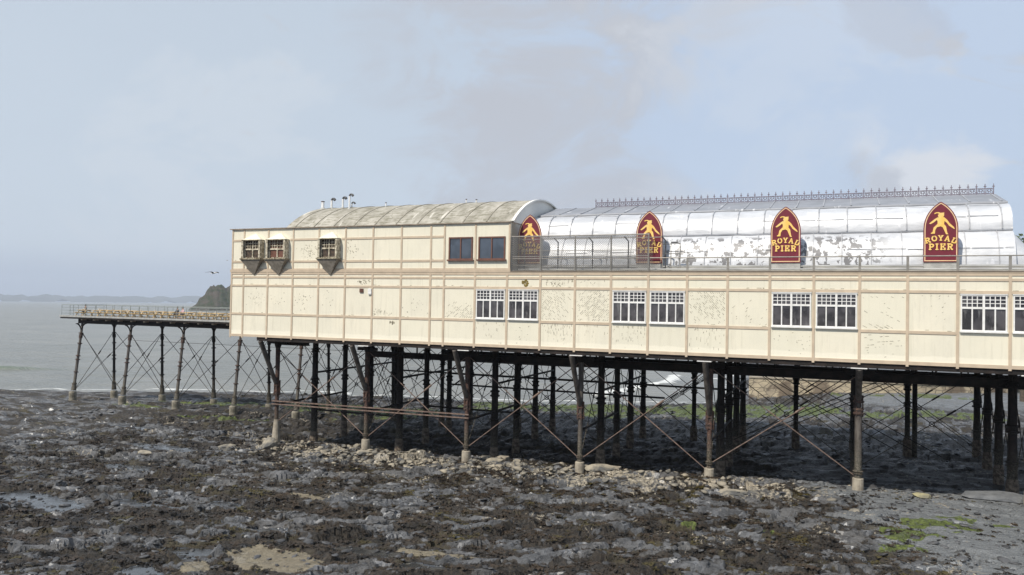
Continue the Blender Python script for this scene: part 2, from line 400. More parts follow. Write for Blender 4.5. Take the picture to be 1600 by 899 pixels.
def slabs(x, y, size, seed):
    """cracked tilted rock slabs: (height -1..1, distance to crack)"""
    ca, sa = math.cos(.35), math.sin(.35)
    wx = x+.35*size*perlin(x/size, y/size, seed+50); wy = y+.35*size*perlin(x/size, y/size, seed+51)
    X = (wx*ca+wy*sa)/(size*1.7); Y = (-wx*sa+wy*ca)/size
    ix = np.floor(X).astype(int); iy = np.floor(Y).astype(int)
    b1 = np.full(X.shape, 9.); b2 = np.full(X.shape, 9.); h = np.zeros(X.shape)
    for dx in (-1, 0, 1):
        for dy in (-1, 0, 1):
            k = hsh(ix+dx, iy+dy, seed); r = RV[k]
            px = ix+dx+r[..., 0]-X; py = iy+dy+r[..., 1]-Y; d = np.sqrt(px*px+py*py)
            hh = (r[..., 2]*2-1)+(r[..., 3]-.5)*1.6*px+((r[..., 4]-.5)*1.6+.7)*py
            near = d < b1
            b2 = np.where(near, b1, np.minimum(b2, d)); h = np.where(near, hh, h); b1 = np.where(near, d, b1)
    return h, b2-b1
def sst(a, b_, x):
    t = np.clip((x-a)/(b_-a), 0, 1); return t*t*(3-2*t)
SHORE = np.array([(-900, -330), (-300, -72), (-160, -2), (-112.5, 23.8), (-103.3, 28.8), (-88.2, 36.1), (-69.4, 41.7), (-50.6, 45.8), (-36.9, 47.5),
                  (-24.9, 52.4), (-17.2, 57.2), (-11.9, 62.4), (-15.4, 90.5), (-18.5, 119), (-30, 220), (-90, 500), (-300, 950), (-900, 1700)], float)
def shore_dist(x, y):
    best = np.full(x.shape, 1e9); sg = np.zeros(x.shape)
    for i in range(len(SHORE)-1):
        a = SHORE[i]; d = SHORE[i+1]-a; l2 = d@d
        t = np.clip(((x-a[0])*d[0]+(y-a[1])*d[1])/l2, 0, 1)
        dx = x-a[0]-t*d[0]; dy = y-a[1]-t*d[1]; ds = dx*dx+dy*dy
        cr = d[0]*dy-d[1]*dx; nr = ds < best-1e-9
        sg = np.where(nr, np.where(cr < 0, 1, -1), sg); best = np.where(nr, ds, best)
    return np.sqrt(best)*sg
def ell(x, y, cx, cy, rx, ry, wob=.5):
    d = np.sqrt(((x-cx)/rx)**2+((y-cy)/ry)**2)+wob*fbm(x*.8/max(.6, min(rx, ry)), y*.8/max(.6, min(rx, ry)), 31, 4)
    return sst(1.15, .75, d)
POOLS = [(-44.2, -19, 4.2, 1.3), (-41.3, -19.4, 1.6, 1.0), (-36.8, -17.0, 3.2, .5), (-28, -22.5, 1.5, .8), (-33, -15, 1.5, .5), (-26.5, -18.0, 1.8, .5), (-47, -10, 2.5, .8), (-28, -25.3, 1.2, .8), (-51, -3, 4, 1), (-20.5, -19, 2, .6), (-60, 3, 5, 1.2), (-17, -20, 1.5, .5)]
SANDS = [(-23.6, -21.6, 2.6, 1.35), (-29.6, -11.9, 1.5, .55), (-17.5, -18.2, 2.2, .35), (-26.4, -23.8, .9, .6)]
GREENS = [(-71.6, 21, 5, 2), (-66, 24, 7, 2.5), (-56, 23.5, 9, 3.2), (-54, 27, 10, 4), (-47, 25, 7, 6), (-22, 44, 13, 5), (-10, 46, 12, 8), (3, 45, 5, 2), (11, 49, 6, 2.5), (-34, 40, 12, 6), (8, 62, 9, 1.6),
          (4.6, -4.4, 2.2, 1.2), (5.8, -3.0, 1.3, .7), (3.0, -7.0, 1.2, 1.5), (2.4, -9.6, 1.0, .9), (7.6, -3.4, .5, .3), (-7.5, -9.2, .7, .3), (-3.6, -8.8, .8, .25), (-9.5, -5, .5, .2), (-60, 12, 6, 1.2), (-75, 15, 4, 1)]
def base_h(x, y, s):
    h = np.interp(s, [-400, -40, -6, 0, 3, 12, 20, 45, 60, 200], [-14, -5, -.9, 0, .30, .62, .95, 1.0, 1.15, 1.6])
    zz = -EYE+h-.45*np.exp(-((y-9.5)/4)**2)*sst(-52, -44, x)+.42*sst(6.6, 3.2, y)*sst(-150, -70, x)+.6*sst(-28, 6, x)*sst(-5, 5, s)
    zz = zz+.12*np.exp(-((y-1.6)/1.6)**2)
    zz = zz+.3*sst(-46, -54, x)*sst(3, 9, y)*sst(27, 19, y)
    rb = sst(-11, 0, x)*sst(48, 66, y)
    zz = zz+rb*.75+rb*np.clip(y-80, 0, 400)*.055
    bar = np.exp(-((y-58-.28*(x+36))/1.3)**2)*sst(-47, -42, x)*sst(-22, -30, x)
    return zz+bar*.75*sst(6, -2, s)*1.6
def terrain(x, y, want=False):
    s = shore_dist(x, y)+2.2*fbm(x*.09, y*.09, 5, 3)+.5*fbm(x*.6, y*.6, 9, 3)
    zz = base_h(x, y, s)
    land = sst(-3, 2, s)
    gravel = sst(-3, 5, x+.35*(y+5)+2.2*fbm(x*.3, y*.3, 77, 3))*sst(22, 12, y)
    gravel = np.maximum(gravel, sst(-6, 6, x)*sst(46, 60, y))
    amp = (1-.72*gravel)*(.45+.55*land)
    h1, c1 = slabs(x, y, 2.3, 1); h2, c2 = slabs(x, y, .85, 2); h3, c3 = slabs(x, y, .36, 3)
    f = fbm(x*.35, y*.35, 21, 4)
    zz = zz+amp*(.15*h1+.13*h2+.075*h3+.10*f-.10*sst(.10, 0, c1)-.06*sst(.12, 0, c2))
    zz = zz+.025*fbm(x*2.2, y*2.2, 41, 3)*amp
    far = sst(2, 9, y)*sst(30, 22, y); zz = zz-far*.0
    pool = np.zeros(x.shape)
    for p in POOLS: pool = np.maximum(pool, ell(x, y, *p))
    sand = np.zeros(x.shape)
    for p in SANDS: sand = np.maximum(sand, ell(x, y, *p, .35))
    lvl = base_h(x, y, s)-.10
    zz = zz*(1-pool)+np.minimum(zz, lvl)*pool
    zz = np.where(pool > .6, lvl+0*zz, zz) if False else zz*(1-pool**.5)+(lvl)*pool**.5
    zz = zz*(1-.9*sand)+(base_h(x, y, s)-.02)*.9*sand
    if not want: return zz
    weed_and_shade = sst(-.16, .12, fbm(x*.28, y*.42, 61, 4)+.55*fbm(x*1.1, y*1.6, 62, 4)-.22*h2-.10*h1+.16*sst(-4, -14, y)+.03)
    weed_and_shade = weed_and_shade*(1-.75*gravel)
    low = sst(3.5, 6.5, y)*sst(36, 27, y)*sst(-78, -66, x)*sst(22, 16, x)  # trough under the deck: dark weed colour laid on to stand for its shade
    weed_and_shade = np.maximum(weed_and_shade, low*sst(-.42, -.05, fbm(x*.5, y*.7, 67, 4))*.95)
    weed_and_shade = np.maximum(weed_and_shade, sst(1, 5, s)*sst(16, 6, s)*sst(-.25, .2, fbm(x*.5, y*.5, 66, 3))*.9)
    green = np.zeros(x.shape)
    for g in GREENS: green = np.maximum(green, ell(x, y, *g, .9))
    green = green*sst(-.35, .1, fbm(x*1.1, y*1.1, 71, 4)+.1)
    pale = sst(-3.0, .2, y+1.6*fbm(x*.4, y*.4, 81, 3))*sst(3.6, 2.2, y)*sst(-49, -45, x)*sst(3, -4, x)
    pale = pale*sst(-.25, .3, fbm(x*.6, y*.6, 83, 4)+.25*h2+.05)
    pale = np.maximum(pale, .55*sst(.22, .42, fbm(x*.25, y*.3, 85, 4)+.25*h3)*(y > -14))
    pale = np.maximum(pale, .8*sst(.1, .35, fbm(x*.7, y*.7, 87, 4)+.1*h3)*ell(x, y, -9.5, -1.5, 7, 2.4))
    return zz, weed_and_shade, pool, green, pale, sand, gravel, s
def gz(x, y):
    return float(terrain(np.array([float(x)]), np.array([float(y)]))[0])
def graded(lo, a, b_, hi, step, g=1.06, mx=60):
    c = list(np.arange(a, b_, step)); l = []; v = a; st = step
    while v > lo: st = min(st*g, mx); v -= st; l.append(v)
    r = []; v = c[-1]; st = step
    while v < hi: st = min(st*g, mx); v += st; r.append(v)
    return np.array(l[::-1]+c+r)
def grid_obj(name, xs, ys, fz, mat, attrs=None, smooth=True):
    X, Y = np.meshgrid(xs, ys); sh = X.shape; X = X.ravel(); Y = Y.ravel()
    res = fz(X, Y); Z = res[0]
    me = bpy.data.meshes.new(name); n = len(X); me.vertices.add(n)
    me.vertices.foreach_set('co', np.stack([X, Y, Z], 1).ravel())
    ny, nx = sh; i = np.arange((ny-1)*nx).reshape(ny-1, nx)[:, :-1].ravel()
    q = np.stack([i, i+1, i+nx+1, i+nx], 1).ravel(); nf = len(i)
    me.loops.add(nf*4); me.loops.foreach_set('vertex_index', q)
    me.polygons.add(nf); me.polygons.foreach_set('loop_start', np.arange(nf)*4)
    me.polygons.foreach_set('use_smooth', np.full(nf, smooth)); me.update(calc_edges=True); me.validate()
    for nm, ch in (attrs or []):
        at = me.color_attributes.new(nm, 'FLOAT_COLOR', 'POINT'); a = np.zeros((n, 4)); a[:, 3] = 1
        for k, c_ in enumerate(ch): a[:, k] = res[c_]
        at.data.foreach_set('color', a.ravel())
    me.materials.append(mat); o = bpy.data.objects.new(name, me); COL.objects.link(o); o.location.z = EYE
    return struct(o)

# ------------------------------------------------------------------ ground and sea
b = NB('foreshore')
n1 = b.noise(1.1, 7, .62, (1, 1.5, 1)); n2 = b.noise(5, 6, .65); n3 = b.noise(22, 4, .6); n4 = b.noise(.3, 4)
sl = b.mix(b.rng(n1, .32, .68), (.034, .035, .037), (.128, .132, .14))
sl = b.mix(b.math('MULTIPLY', b.rng(n3, .5, .72), .4), sl, (.185, .187, .192))
sl = b.mix(b.math('MULTIPLY', b.rng(n4, .45, .65), .3), sl, (.12, .105, .085))
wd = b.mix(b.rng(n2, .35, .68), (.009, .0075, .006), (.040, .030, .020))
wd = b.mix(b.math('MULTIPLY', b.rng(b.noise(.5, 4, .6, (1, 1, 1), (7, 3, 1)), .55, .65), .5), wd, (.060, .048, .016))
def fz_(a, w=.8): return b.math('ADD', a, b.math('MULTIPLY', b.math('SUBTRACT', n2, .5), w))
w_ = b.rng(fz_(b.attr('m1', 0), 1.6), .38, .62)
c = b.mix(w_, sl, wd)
gv = b.mix(b.rng(n3, .38, .65), (.115, .122, .128), (.18, .188, .19))
gv = b.mix(b.rng(b.voro(9, (1, 1, 1), 'F1', 'Distance'), .0, .35), (.20, .20, .195), gv)
c = b.mix(b.math('MULTIPLY', b.rng(fz_(b.attr('m2', 1), .5), .3, .7), b.math('SUBTRACT', 1, b.math('MULTIPLY', w_, .8))), c, gv)
pr = b.mix(b.rng(n2, .36, .62), (.17, .15, .115), (.37, .325, .25))
pr = b.mix(b.rng(n3, .56, .66), pr, (.10, .085, .065))
c = b.mix(b.rng(fz_(b.attr('m1', 3), 1.9), .55, .80), c, pr)
gr = b.mix(b.rng(n2, .36, .64), (.042, .056, .013), (.115, .145, .028))
c = b.mix(b.rng(fz_(b.attr('m1', 2), 1.1), .42, .68), c, gr)
sd_ = b.mix(b.rng(n2, .4, .6), (.155, .13, .088), (.21, .18, .125))
c = b.mix(b.rng(fz_(b.attr('m2', 0), .6), .45, .6), c, sd_)
pl = b.rng(fz_(b.attr('m1', 1), .5), .52, .66)
c = b.mix(b.math('MULTIPLY', pl, .8), c, (.03, .032, .034))
wet = b.rng(b.noise(.8, 5, .6, (1, 1, 1), (3, 3, 3)), .38, .62)
ro = b.math('SUBTRACT', b.math('SUBTRACT', .72, b.math('MULTIPLY', wet, .22)), b.math('MULTIPLY', pl, .40))
film = b.math('MULTIPLY', b.rng(b.noise(.9, 5, .6, (1, 2.0, 1), (11, 3, 3)), .52, .60), b.math('SUBTRACT', 1, w_))
ro = b.math('SUBTRACT', ro, b.math('MULTIPLY', film, .16))
ro = b.math('MAXIMUM', ro, .04)
hb = b.math('ADD', b.math('MULTIPLY', n2, .6), b.math('MULTIPLY', n3, .35))
v1 = b.voro(2.6, (1, 1.7, 1), 'F1', 'Color'); v2 = b.voro(7, (1, 1.6, 1), 'F1', 'Color')
hb = b.math('ADD', hb, b.math('ADD', b.math('MULTIPLY', v1, .55), b.math('MULTIPLY', v2, .35)))
hb = b.math('MULTIPLY', hb, b.math('SUBTRACT', 1, b.math('MULTIPLY', pl, .985)))
hb = b.math('MULTIPLY', hb, b.math('SUBTRACT', 1, b.math('MULTIPLY', film, .75)))
b.bump(hb, .9, .16)
MT['ground'] = b.set(c, ro, 0, b.math('ADD', .5, b.math('MULTIPLY', b.math('MAXIMUM', pl, film), .7)))
gx = graded(-1500, -62, 14, 1500, .14, 1.05, 60); gy = graded(-220, -33, 7, 1900, .14, 1.03, 60)
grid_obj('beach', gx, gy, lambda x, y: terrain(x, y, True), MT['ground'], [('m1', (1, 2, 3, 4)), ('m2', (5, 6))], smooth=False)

BREAK = np.array([(-33, 60), (-31, 72), (-27.5, 84), (-29, 97)], float)
def pl_dist(x, y, P):
    best = np.full(x.shape, 1e9)
    for i in range(len(P)-1):
        a = P[i]; d = P[i+1]-a; t = np.clip(((x-a[0])*d[0]+(y-a[1])*d[1])/(d@d), 0, 1)
        best = np.minimum(best, (x-a[0]-t*d[0])**2+(y-a[1]-t*d[1])**2)
    return np.sqrt(best)
def sea(x, y):
    s = shore_dist(x, y)
    wob = 5*fbm(x*.02, y*.02, 91, 3)
    zz = -EYE+.10*np.sin((s+wob)/2.6)*sst(-400, -30, s)*sst(2, -10, s)+.07*fbm(x*.22, y*.22, 92, 4)*sst(-500, -100, s)
    crest = np.exp(-((s+38+wob*.6)/1.6)**2)*sst(-135, -150, x)*sst(-235, -190, x)
    zz = zz+.75*crest
    bd = pl_dist(x, y, BREAK)
    zz = zz+.45*np.exp(-(bd/1.6)**2)
    near = sst(220, 150, y)*sst(-260, -180, x)
    foam = sst(1.9, .5, bd+1.2*fbm(x*.7, y*.7, 93, 4))
    sw = np.abs(s+3.5+3.5*fbm(x*.12, y*.12, 94, 3))
    foam = np.maximum(foam, 1.0*sst(1.0, .2, sw+.8*fbm(x*.9, y*.9, 95, 3)+.15))
    sw2 = np.abs(s+9+4.5*fbm(x*.08, y*.08, 96, 3))
    foam = np.maximum(foam, .65*sst(.6, .1, sw2+.9*fbm(x*.6, y*.9, 97, 3)+.25)*sst(-60, -30, x))
    return zz, foam*near, crest*.8
b = NB('sea_water')
c = b.mix(b.rng(b.noise(.03, 4, .6, (1, 1.8, 1)), .35, .65), (.16, .163, .147), (.205, .203, .182))
c = b.mix(b.attr('m1', 1), c, (.11, .15, .09))
c = b.mix(b.rng(b.math('ADD', b.attr('m1', 0), b.math('MULTIPLY', b.math('SUBTRACT', b.noise(3, 4), .5), .5)), .35, .8), c, (.72, .72, .68))
h = b.math('ADD', b.math('MULTIPLY', b.noise(.9, 5, .6, (1, 2.2, 1)), 1.0), b.math('MULTIPLY', b.noise(.16, 4, .6, (1, 2.5, 1)), 2.6))
b.bump(h, 1.0, .42); MT['sea'] = b.set(c, .28, 0, .34)
sx = graded(-14000, -190, -5, 2500, .8, 1.07, 1500); sy = graded(-3000, 15, 110, 20000, .7, 1.05, 1500)
grid_obj('sea', sx, sy, sea, MT['sea'], [('m1', (1, 2))])

# headland and far coast
def ridge(name, d0, ang_dir, H, tmax, depth, mat, nt_=120, nq=26, rough=1.0):
    mb = MB(); mb.smooth = True; rows = []
    c0 = Vector((ang_dir[0]*d0, ang_dir[1]*d0-50, 0)); fw = Vector((ang_dir[0], ang_dir[1], 0)); tn = Vector((fw.y, -fw.x, 0))
    for j in range(nq):
        q = j/(nq-1); row = []
        for i in range(nt_):
            t = tmax*i/(nt_-1)
            hh = np.interp(t, [a for a, _ in H], [b_ for _, b_ in H])
            prof = min(1, (q*3.2))**.8 if q < .5 else 1-(q-.5)*.5
            nz = float(fbm(np.array([t*.03/rough+3]), np.array([q*depth*.03/rough]), 15, 5)[0])
            nz2 = float(fbm(np.array([t*.11/rough+3]), np.array([q*depth*.11/rough]), 16, 3)[0])
            zz = hh*prof*(1+.30*nz)+2.6*rough*nz2*min(1, hh/10)
            p = c0+tn*t+fw*(q*depth+14*rough*nz*(q < .6)); row.append((p.x, p.y, zz-EYE-.6))
        rows.append(row)
    mb.sheet(rows)
    return struct(mb.build(name, mat, frame=WM))
ridge('headland', 1300, (-.720, .694), [(0, 0), (5, 5), (12, 10), (18, 18), (26, 24), (32, 34), (38, 37), (44, 41), (50, 42), (56, 39), (60, 36), (65, 38), (70, 46), (80, 60), (160, 85), (420, 110)], 420, 160, 'cliff', 260, 40, .6)
ridge('far_hills', 9500, (-.955, .297), [(0, 0), (600, 18), (1400, 34), (2400, 55), (3400, 50), (4600, 70), (6200, 62), (7600, 80), (9000, 90)], 9000, 1500, 'farhill', 140, 10, 30)

# harbour wall beyond the pier, sloping grey beach behind it is part of the beach sheet
w = thing('sea_wall', 'long pale stone sea wall across the beach beyond the pier legs', 'wall', (-12, 66, -12), frame=WM)
mb = MB(); pts = [(-12.3, 66.5), (-6, 65.3), (2, 64.0), (9, 64.5), (16, 68), (24, 74), (40, 84)]
tops = [-10.15, -10.0, -9.85, -9.9, -10.0, -9.8, -9.5]
for i in range(len(pts)-1):
    (x0, y0), (x1, y1) = pts[i], pts[i+1]; a, c_ = tops[i], tops[i+1]
    vs = [(x0, y0, -13.2), (x1, y1, -13.2), (x1, y1+1.2, -13.2), (x0, y0+1.2, -13.2), (x0, y0+.15, a), (x1, y1+.15, c_), (x1, y1+1.2, c_), (x0, y0+1.2, a)]
    mb.add(vs, [(0, 1, 5, 4), (1, 2, 6, 5), (2, 3, 7, 6), (3, 0, 4, 7), (4, 5, 6, 7), (3, 2, 1, 0)])
mb.build('wall_face', 'stone', w)
mb = MB()
for i in range(len(pts)-1):
    (x0, y0), (x1, y1) = pts[i], pts[i+1]; a, c_ = tops[i]+.004, tops[i+1]+.004
    mb.add([(x0, y0, a), (x1, y1, c_), (x1, y1+1.3, c_), (x0, y0+1.3, a), (x0, y0, a+.2), (x1, y1, c_+.2), (x1, y1+1.3, c_+.2), (x0, y0+1.3, a+.2)],
           [(0, 1, 5, 4), (1, 2, 6, 5), (2, 3, 7, 6), (3, 0, 4, 7), (4, 5, 6, 7), (3, 2, 1, 0)])
mb.build('coping', 'concrete', w)

# ------------------------------------------------------------------ loose stones, seaweed (nobody could count them)
def ico(seed, flat=.6):
    bm = bmesh.new(); bmesh.ops.create_icosphere(bm, subdivisions=2, radius=1)
    rr = random.Random(seed)
    ax = [(Vector((rr.gauss(0, 1), rr.gauss(0, 1), rr.gauss(0, 1))).normalized(), rr.uniform(.45, .8)) for _ in range(9)]
    for v in bm.verts:
        for (n_, d) in ax:
            e = v.co.dot(n_)
            if e > d: v.co -= n_*(e-d)*.95
        v.co.z *= flat
    vs = np.array([v.co[:] for v in bm.verts]); fs = np.array([[v.index for v in f.verts] for f in bm.faces]); bm.free()
    return vs, fs
def scatter(name, n, posf, smin, smax, mat, label, cat, flat=.55, sink=.25):
    T = [ico(900+k, flat) for k in range(6)]; V = []; F = []; off = 0
    P = posf(n); x = P[:, 0]; y = P[:, 1]; zz = terrain(x, y); rr = np.random.RandomState(3)
    for i in range(len(x)):
        vs, fs = T[i % 6]; s_ = smin*(smax/smin)**(rr.rand()**1.7); a = rr.rand()*6.28; ca, sa = math.cos(a), math.sin(a)
        sx_, sy_ = s_*rr.uniform(.8, 1.5), s_*rr.uniform(.7, 1.1)
        vx = vs[:, 0]*sx_; vy = vs[:, 1]*sy_; tx, ty = rr.uniform(-.25, .25, 2)
        vz = vs[:, 2]*s_+tx*vx+ty*vy
        V.append(np.stack([x[i]+vx*ca-vy*sa, y[i]+vx*sa+vy*ca, zz[i]+vz+s_*flat*(.6-sink)], 1)); F.append(fs+off); off += len(vs)
    V = np.concatenate(V); F = np.concatenate(F)
    me = bpy.data.meshes.new(name); me.vertices.add(len(V)); me.vertices.foreach_set('co', V.ravel())
    me.loops.add(len(F)*3); me.loops.foreach_set('vertex_index', F.ravel()); me.polygons.add(len(F))
    me.polygons.foreach_set('loop_start', np.arange(len(F))*3); me.update(calc_edges=True)
    me.materials.append(MT[mat]); o = bpy.data.objects.new(name, me); COL.objects.link(o); o.location.z = EYE
    return tag(o, label, cat, kind='stuff')
rs = np.random.RandomState(5)
def pos_band(n):
    x = rs.triangular(-47, -35, 3, n); y = np.clip(rs.normal(1.0, 1.7, n), -4.5, 4.2); return np.stack([x, y], 1)
def pos_fore(n):
    # spread over the wedge of beach in front of the pier
    x = rs.uniform(-62, 12, n*2); y = rs.uniform(-30, 8, n*2); k = (x*.42+y > -44) & (y < 6)
    return np.stack([x, y], 1)[k][:n]
def pos_under(n):
    x = rs.uniform(-80, 14, n); y = rs.uniform(4, 42, n); return np.stack([x, y], 1)
scatter('pale_rubble', 1900, pos_band, .04, .36, 'palerock', 'pale barnacled rubble strewn along the foot of the near pier legs', 'rubble')
scatter('beach_stones', 5200, pos_fore, .05, .30, 'darkrock', 'dark wet slate stones lying over the foreshore in front of the pier', 'stones', .38)
scatter('stones_under_pier', 1800, pos_under, .10, .45, 'darkrock', 'dark wet stones deepening the shade on the beach beneath the pier deck', 'stones', .4)  # their dark colour also helps deepen the shade under the deck

def weedstuff():
    rr = np.random.RandomState(8); n = 46000
    x = rr.uniform(-64, 12, n); y = rr.uniform(-31, 6, n); k = (x*.42+y > -44)
    x = x[k]; y = y[k]; r = terrain(x, y, True); wd_ = r[1]*(1-r[2])*(1-r[5])*(1-r[6]*.7)
    keep = rr.rand(len(x)) < wd_*.95; x = x[keep]; y = y[keep]; zz = r[0][keep]; n = len(x); V = []; 
    cs = rr.uniform(.07, .20, n)
    for j in range(6):
        a = rr.rand(n)*6.28; l = cs*rr.uniform(.7, 1.4, n); w = cs*rr.uniform(.14, .3, n); dx, dy = np.cos(a), np.sin(a)
        ox = x+rr.uniform(-.14, .14, n); oy = y+rr.uniform(-.14, .14, n); b0 = zz+.015; hz = rr.uniform(.015, .06, n)
        P = [(ox-dy*w, oy+dx*w, b0), (ox+dy*w, oy-dx*w, b0), (ox+dx*l*.5-dy*w*1.4, oy+dy*l*.5+dx*w*1.4, b0+hz), (ox+dx*l*.5+dy*w*1.4, oy+dy*l*.5-dx*w*1.4, b0+hz*.7),
             (ox+dx*l-dy*w*.6, oy+dy*l+dx*w*.6, b0+.01), (ox+dx*l+dy*w*.6, oy+dy*l-dx*w*.6, b0-.02)]
        V.append(np.stack([np.stack(p, 1) for p in P], 1))
    V = np.concatenate(V).reshape(-1, 3); m = len(V)//6; o6 = (np.arange(m)*6)[:, None]
    F = np.concatenate([o6+np.array([0, 1, 3, 2]), o6+np.array([2, 3, 5, 4])])
    me = bpy.data.meshes.new('seaweed'); me.vertices.add(len(V)); me.vertices.foreach_set('co', V.ravel())
    me.loops.add(len(F)*4); me.loops.foreach_set('vertex_index', F.ravel()); me.polygons.add(len(F)); me.polygons.foreach_set('loop_start', np.arange(len(F))*4); me.update(calc_edges=True)
    q = NB('bladder_wrack'); c = q.mix(q.rng(q.noise(.9, 4), .38, .62), (.009, .007, .005), (.042, .028, .016)); c = q.mix(q.rng(q.noise(.45, 3, .5, (1, 1, 1), (5, 5, 5)), .55, .68), c, (.06, .048, .012))
    me.materials.append(q.set(c, .5, 0, .5)); o = bpy.data.objects.new('seaweed', me); COL.objects.link(o); o.location.z = EYE
    tag(o, 'brown bladder wrack seaweed draped over the slate rocks', 'seaweed', kind='stuff')
weedstuff()

def boulder(x, y, r, mat, label, seed, flat=.6, sx_=1.3):
    vs, fs = ico(seed, flat); g = gz(x, y); mb = MB(); mb.add([(x+v[0]*r*sx_, y+v[1]*r, g+v[2]*r+r*.12) for v in vs], [tuple(f) for f in fs])
    o = mb.build('boulder', mat, frame=WM, origin=(x, y, g)); tag(o, label, 'boulder', 'boulders on the foreshore')
boulder(8.2, 3.4, 1.25, 'greyrock', 'huge smooth grey boulder at the right edge of the dark shade', 21, .42, 1.7)
boulder(4.4, 1.2, .42, 'yellowrock', 'yellowish boulder left of the huge smooth grey one', 23, .5, 1.6)
boulder(-43.2, .5, .75, 'palerock', 'pointed pale boulder at the foot of the seaward front column', 24, .9, 1.2)
boulder(-47.0, -.5, .8, 'palerock', 'pale boulder standing seaward of the front column row', 25, .6, 1.5)
boulder(-34.5, 1.2, .5, 'palerock', 'pale boulder in front of the second front column', 26, .7, 1.4)
boulder(-24.2, 3.4, .6, 'palerock', 'rounded pale boulder between two concrete blocks near the third front column', 27, .7, 1.5)
boulder(-15.6, 2.6, .8, 'palerock', 'broad flat pale boulder beside the fourth front column', 28, .42, 1.7)
boulder(-49.5, -6.5, .7, 'palerock', 'lone pale boulder out on the dark rocks to the left', 29, .5, 1.5)
boulder(-6.2, -.9, .7, 'palerock', 'low crusted boulder shoreward of the fifth front column', 30, .4, 1.9)

# ------------------------------------------------------------------ pavilion
X0, X1, XE = -47.15, -21.6, 26.0
S0, PX = -45.78, 2.536
def ix(i): return S0+PX*i
ZB, ZM, ZT = -3.16, 2.26, 5.74
pav = thing('pier_pavilion', 'long cream two storey pavilion raised on iron legs above the beach', 'building', (X0, 0, ZB))
mb = MB(); mb.box(X0, XE, 0, 23, ZB, ZM); mb.build('lower_storey', 'cream', pav)
mb = MB(); mb.box(X0+.05, X1, 0.0, 13.2, ZM+.003, ZT); up = mb.build('upper_storey', 'cream', pav)
low = [i for i in range(-1, 29)]
# battens
verts_low = [X0+.09, ix(0)] + [ix(i) for i in range(1, 8)] + [ix(k+.45) for k in range(7, 29)]
verts_low = sorted(v for v in verts_low if v < XE-.1)
mb = MB(); bw = .074
BEL = [(2.08, .075), (1.78, .075), (1.08, .08), (-1.27, .085), (-3.06, .10)]
win_lo = [8.45, 9.45, 12.45, 13.45, 16.45, 17.45, 20.45, 21.45, 24.45, 25.45]
def inwin(x0, x1, z): return z < .97 and z > -1.3 and any(ix(i)-.02 <= x0 and x1 <= ix(i+1)+.02 for i in win_lo)
for v in verts_low: mb.box(v-bw, v+bw, -.045, -.002, ZB-.10, ZM-.09)
for (zz, hw) in BEL:
    xs_ = [X0+.09]+[v for v in verts_low if v > X0+.2]+[XE]
    for a, c_ in zip(xs_[:-1], xs_[1:]):
        if inwin(a, c_, zz): continue
        mb.box(a+bw+.003, c_-bw-.003, -.038, -.002, zz-hw, zz+hw)
mb.build('lower_battens', 'batten', pav)
mb = MB(); vup = [X0+.14]+[ix(i) for i in range(0, 8)]+[ix(7.45), ix(8.45), X1-.07]
for v in vup: mb.box(v-bw*.9, v+bw*.9, -.045, -.002, ZM+.16, ZT-.06)
bays = [(.45, 1.06), (1.45, 1.06), (3.46, 1.0)]
for (zz, hw) in [(4.82, .08), (3.05, .08), (2.42, .07)]:
    for a, c_ in zip(vup[:-1], vup[1:]):
        if a > ix(7.4) and zz in (4.82, 3.05): continue
        bb = [k for k, (i, w_) in enumerate(bays) if a-.4 < ix(i) < c_+.4]
        x_a, x_b = a+bw+.003, c_-bw-.003
        segs = [(x_a, x_b)]
        if zz != 2.42:
            for (i, w_) in bays:
                l_, r_2 = ix(i)-w_*1.03, ix(i)+w_*1.03; ns = []
                if zz == 3.05: l_, r_2 = ix(i)-w_*.85, ix(i)+w_*.85
                for (p_, q_) in segs:
                    if r_2 <= p_ or l_ >= q_: ns.append((p_, q_)); continue
                    if l_ > p_+.05: ns.append((p_, l_))
                    if r_2 < q_-.05: ns.append((r_2, q_))
                segs = ns
        for (p_, q_) in segs: mb.box(p_, q_, -.038, -.002, zz-hw, zz+hw)
mb.build('upper_battens', 'batten', pav)
mb = MB(); mb.box(X0-.06, XE, -.06, -.003, ZM-.085, ZM-.005); mb.box(X0-.06, X1+.03, -.055, -.003, ZM+.03, ZM+.15)
mb.box(X0-.02, X1+.02, -.055, -.002, ZM+.0, ZM+.026)
mb.build('storey_band', ['batten'], pav)
mb = MB(); mb.box(X0-.12, X1+.02, -.14, 13.3, ZT+.002, ZT+.07); mb.build('parapet_coping', 'batten_edge', pav)
mb = MB(); mb.box(X1+.03, XE, -.10, .02, ZM-.002, ZM+.035); mb.build('deck_edge_strip', 'batten_edge', pav)
# dark floor edge and deck beams below
mb = MB(); mb.box(-44.3, XE, .06, 22.9, ZB-.30, ZB-.004); mb.build('deck_soffit', 'girder', pav)

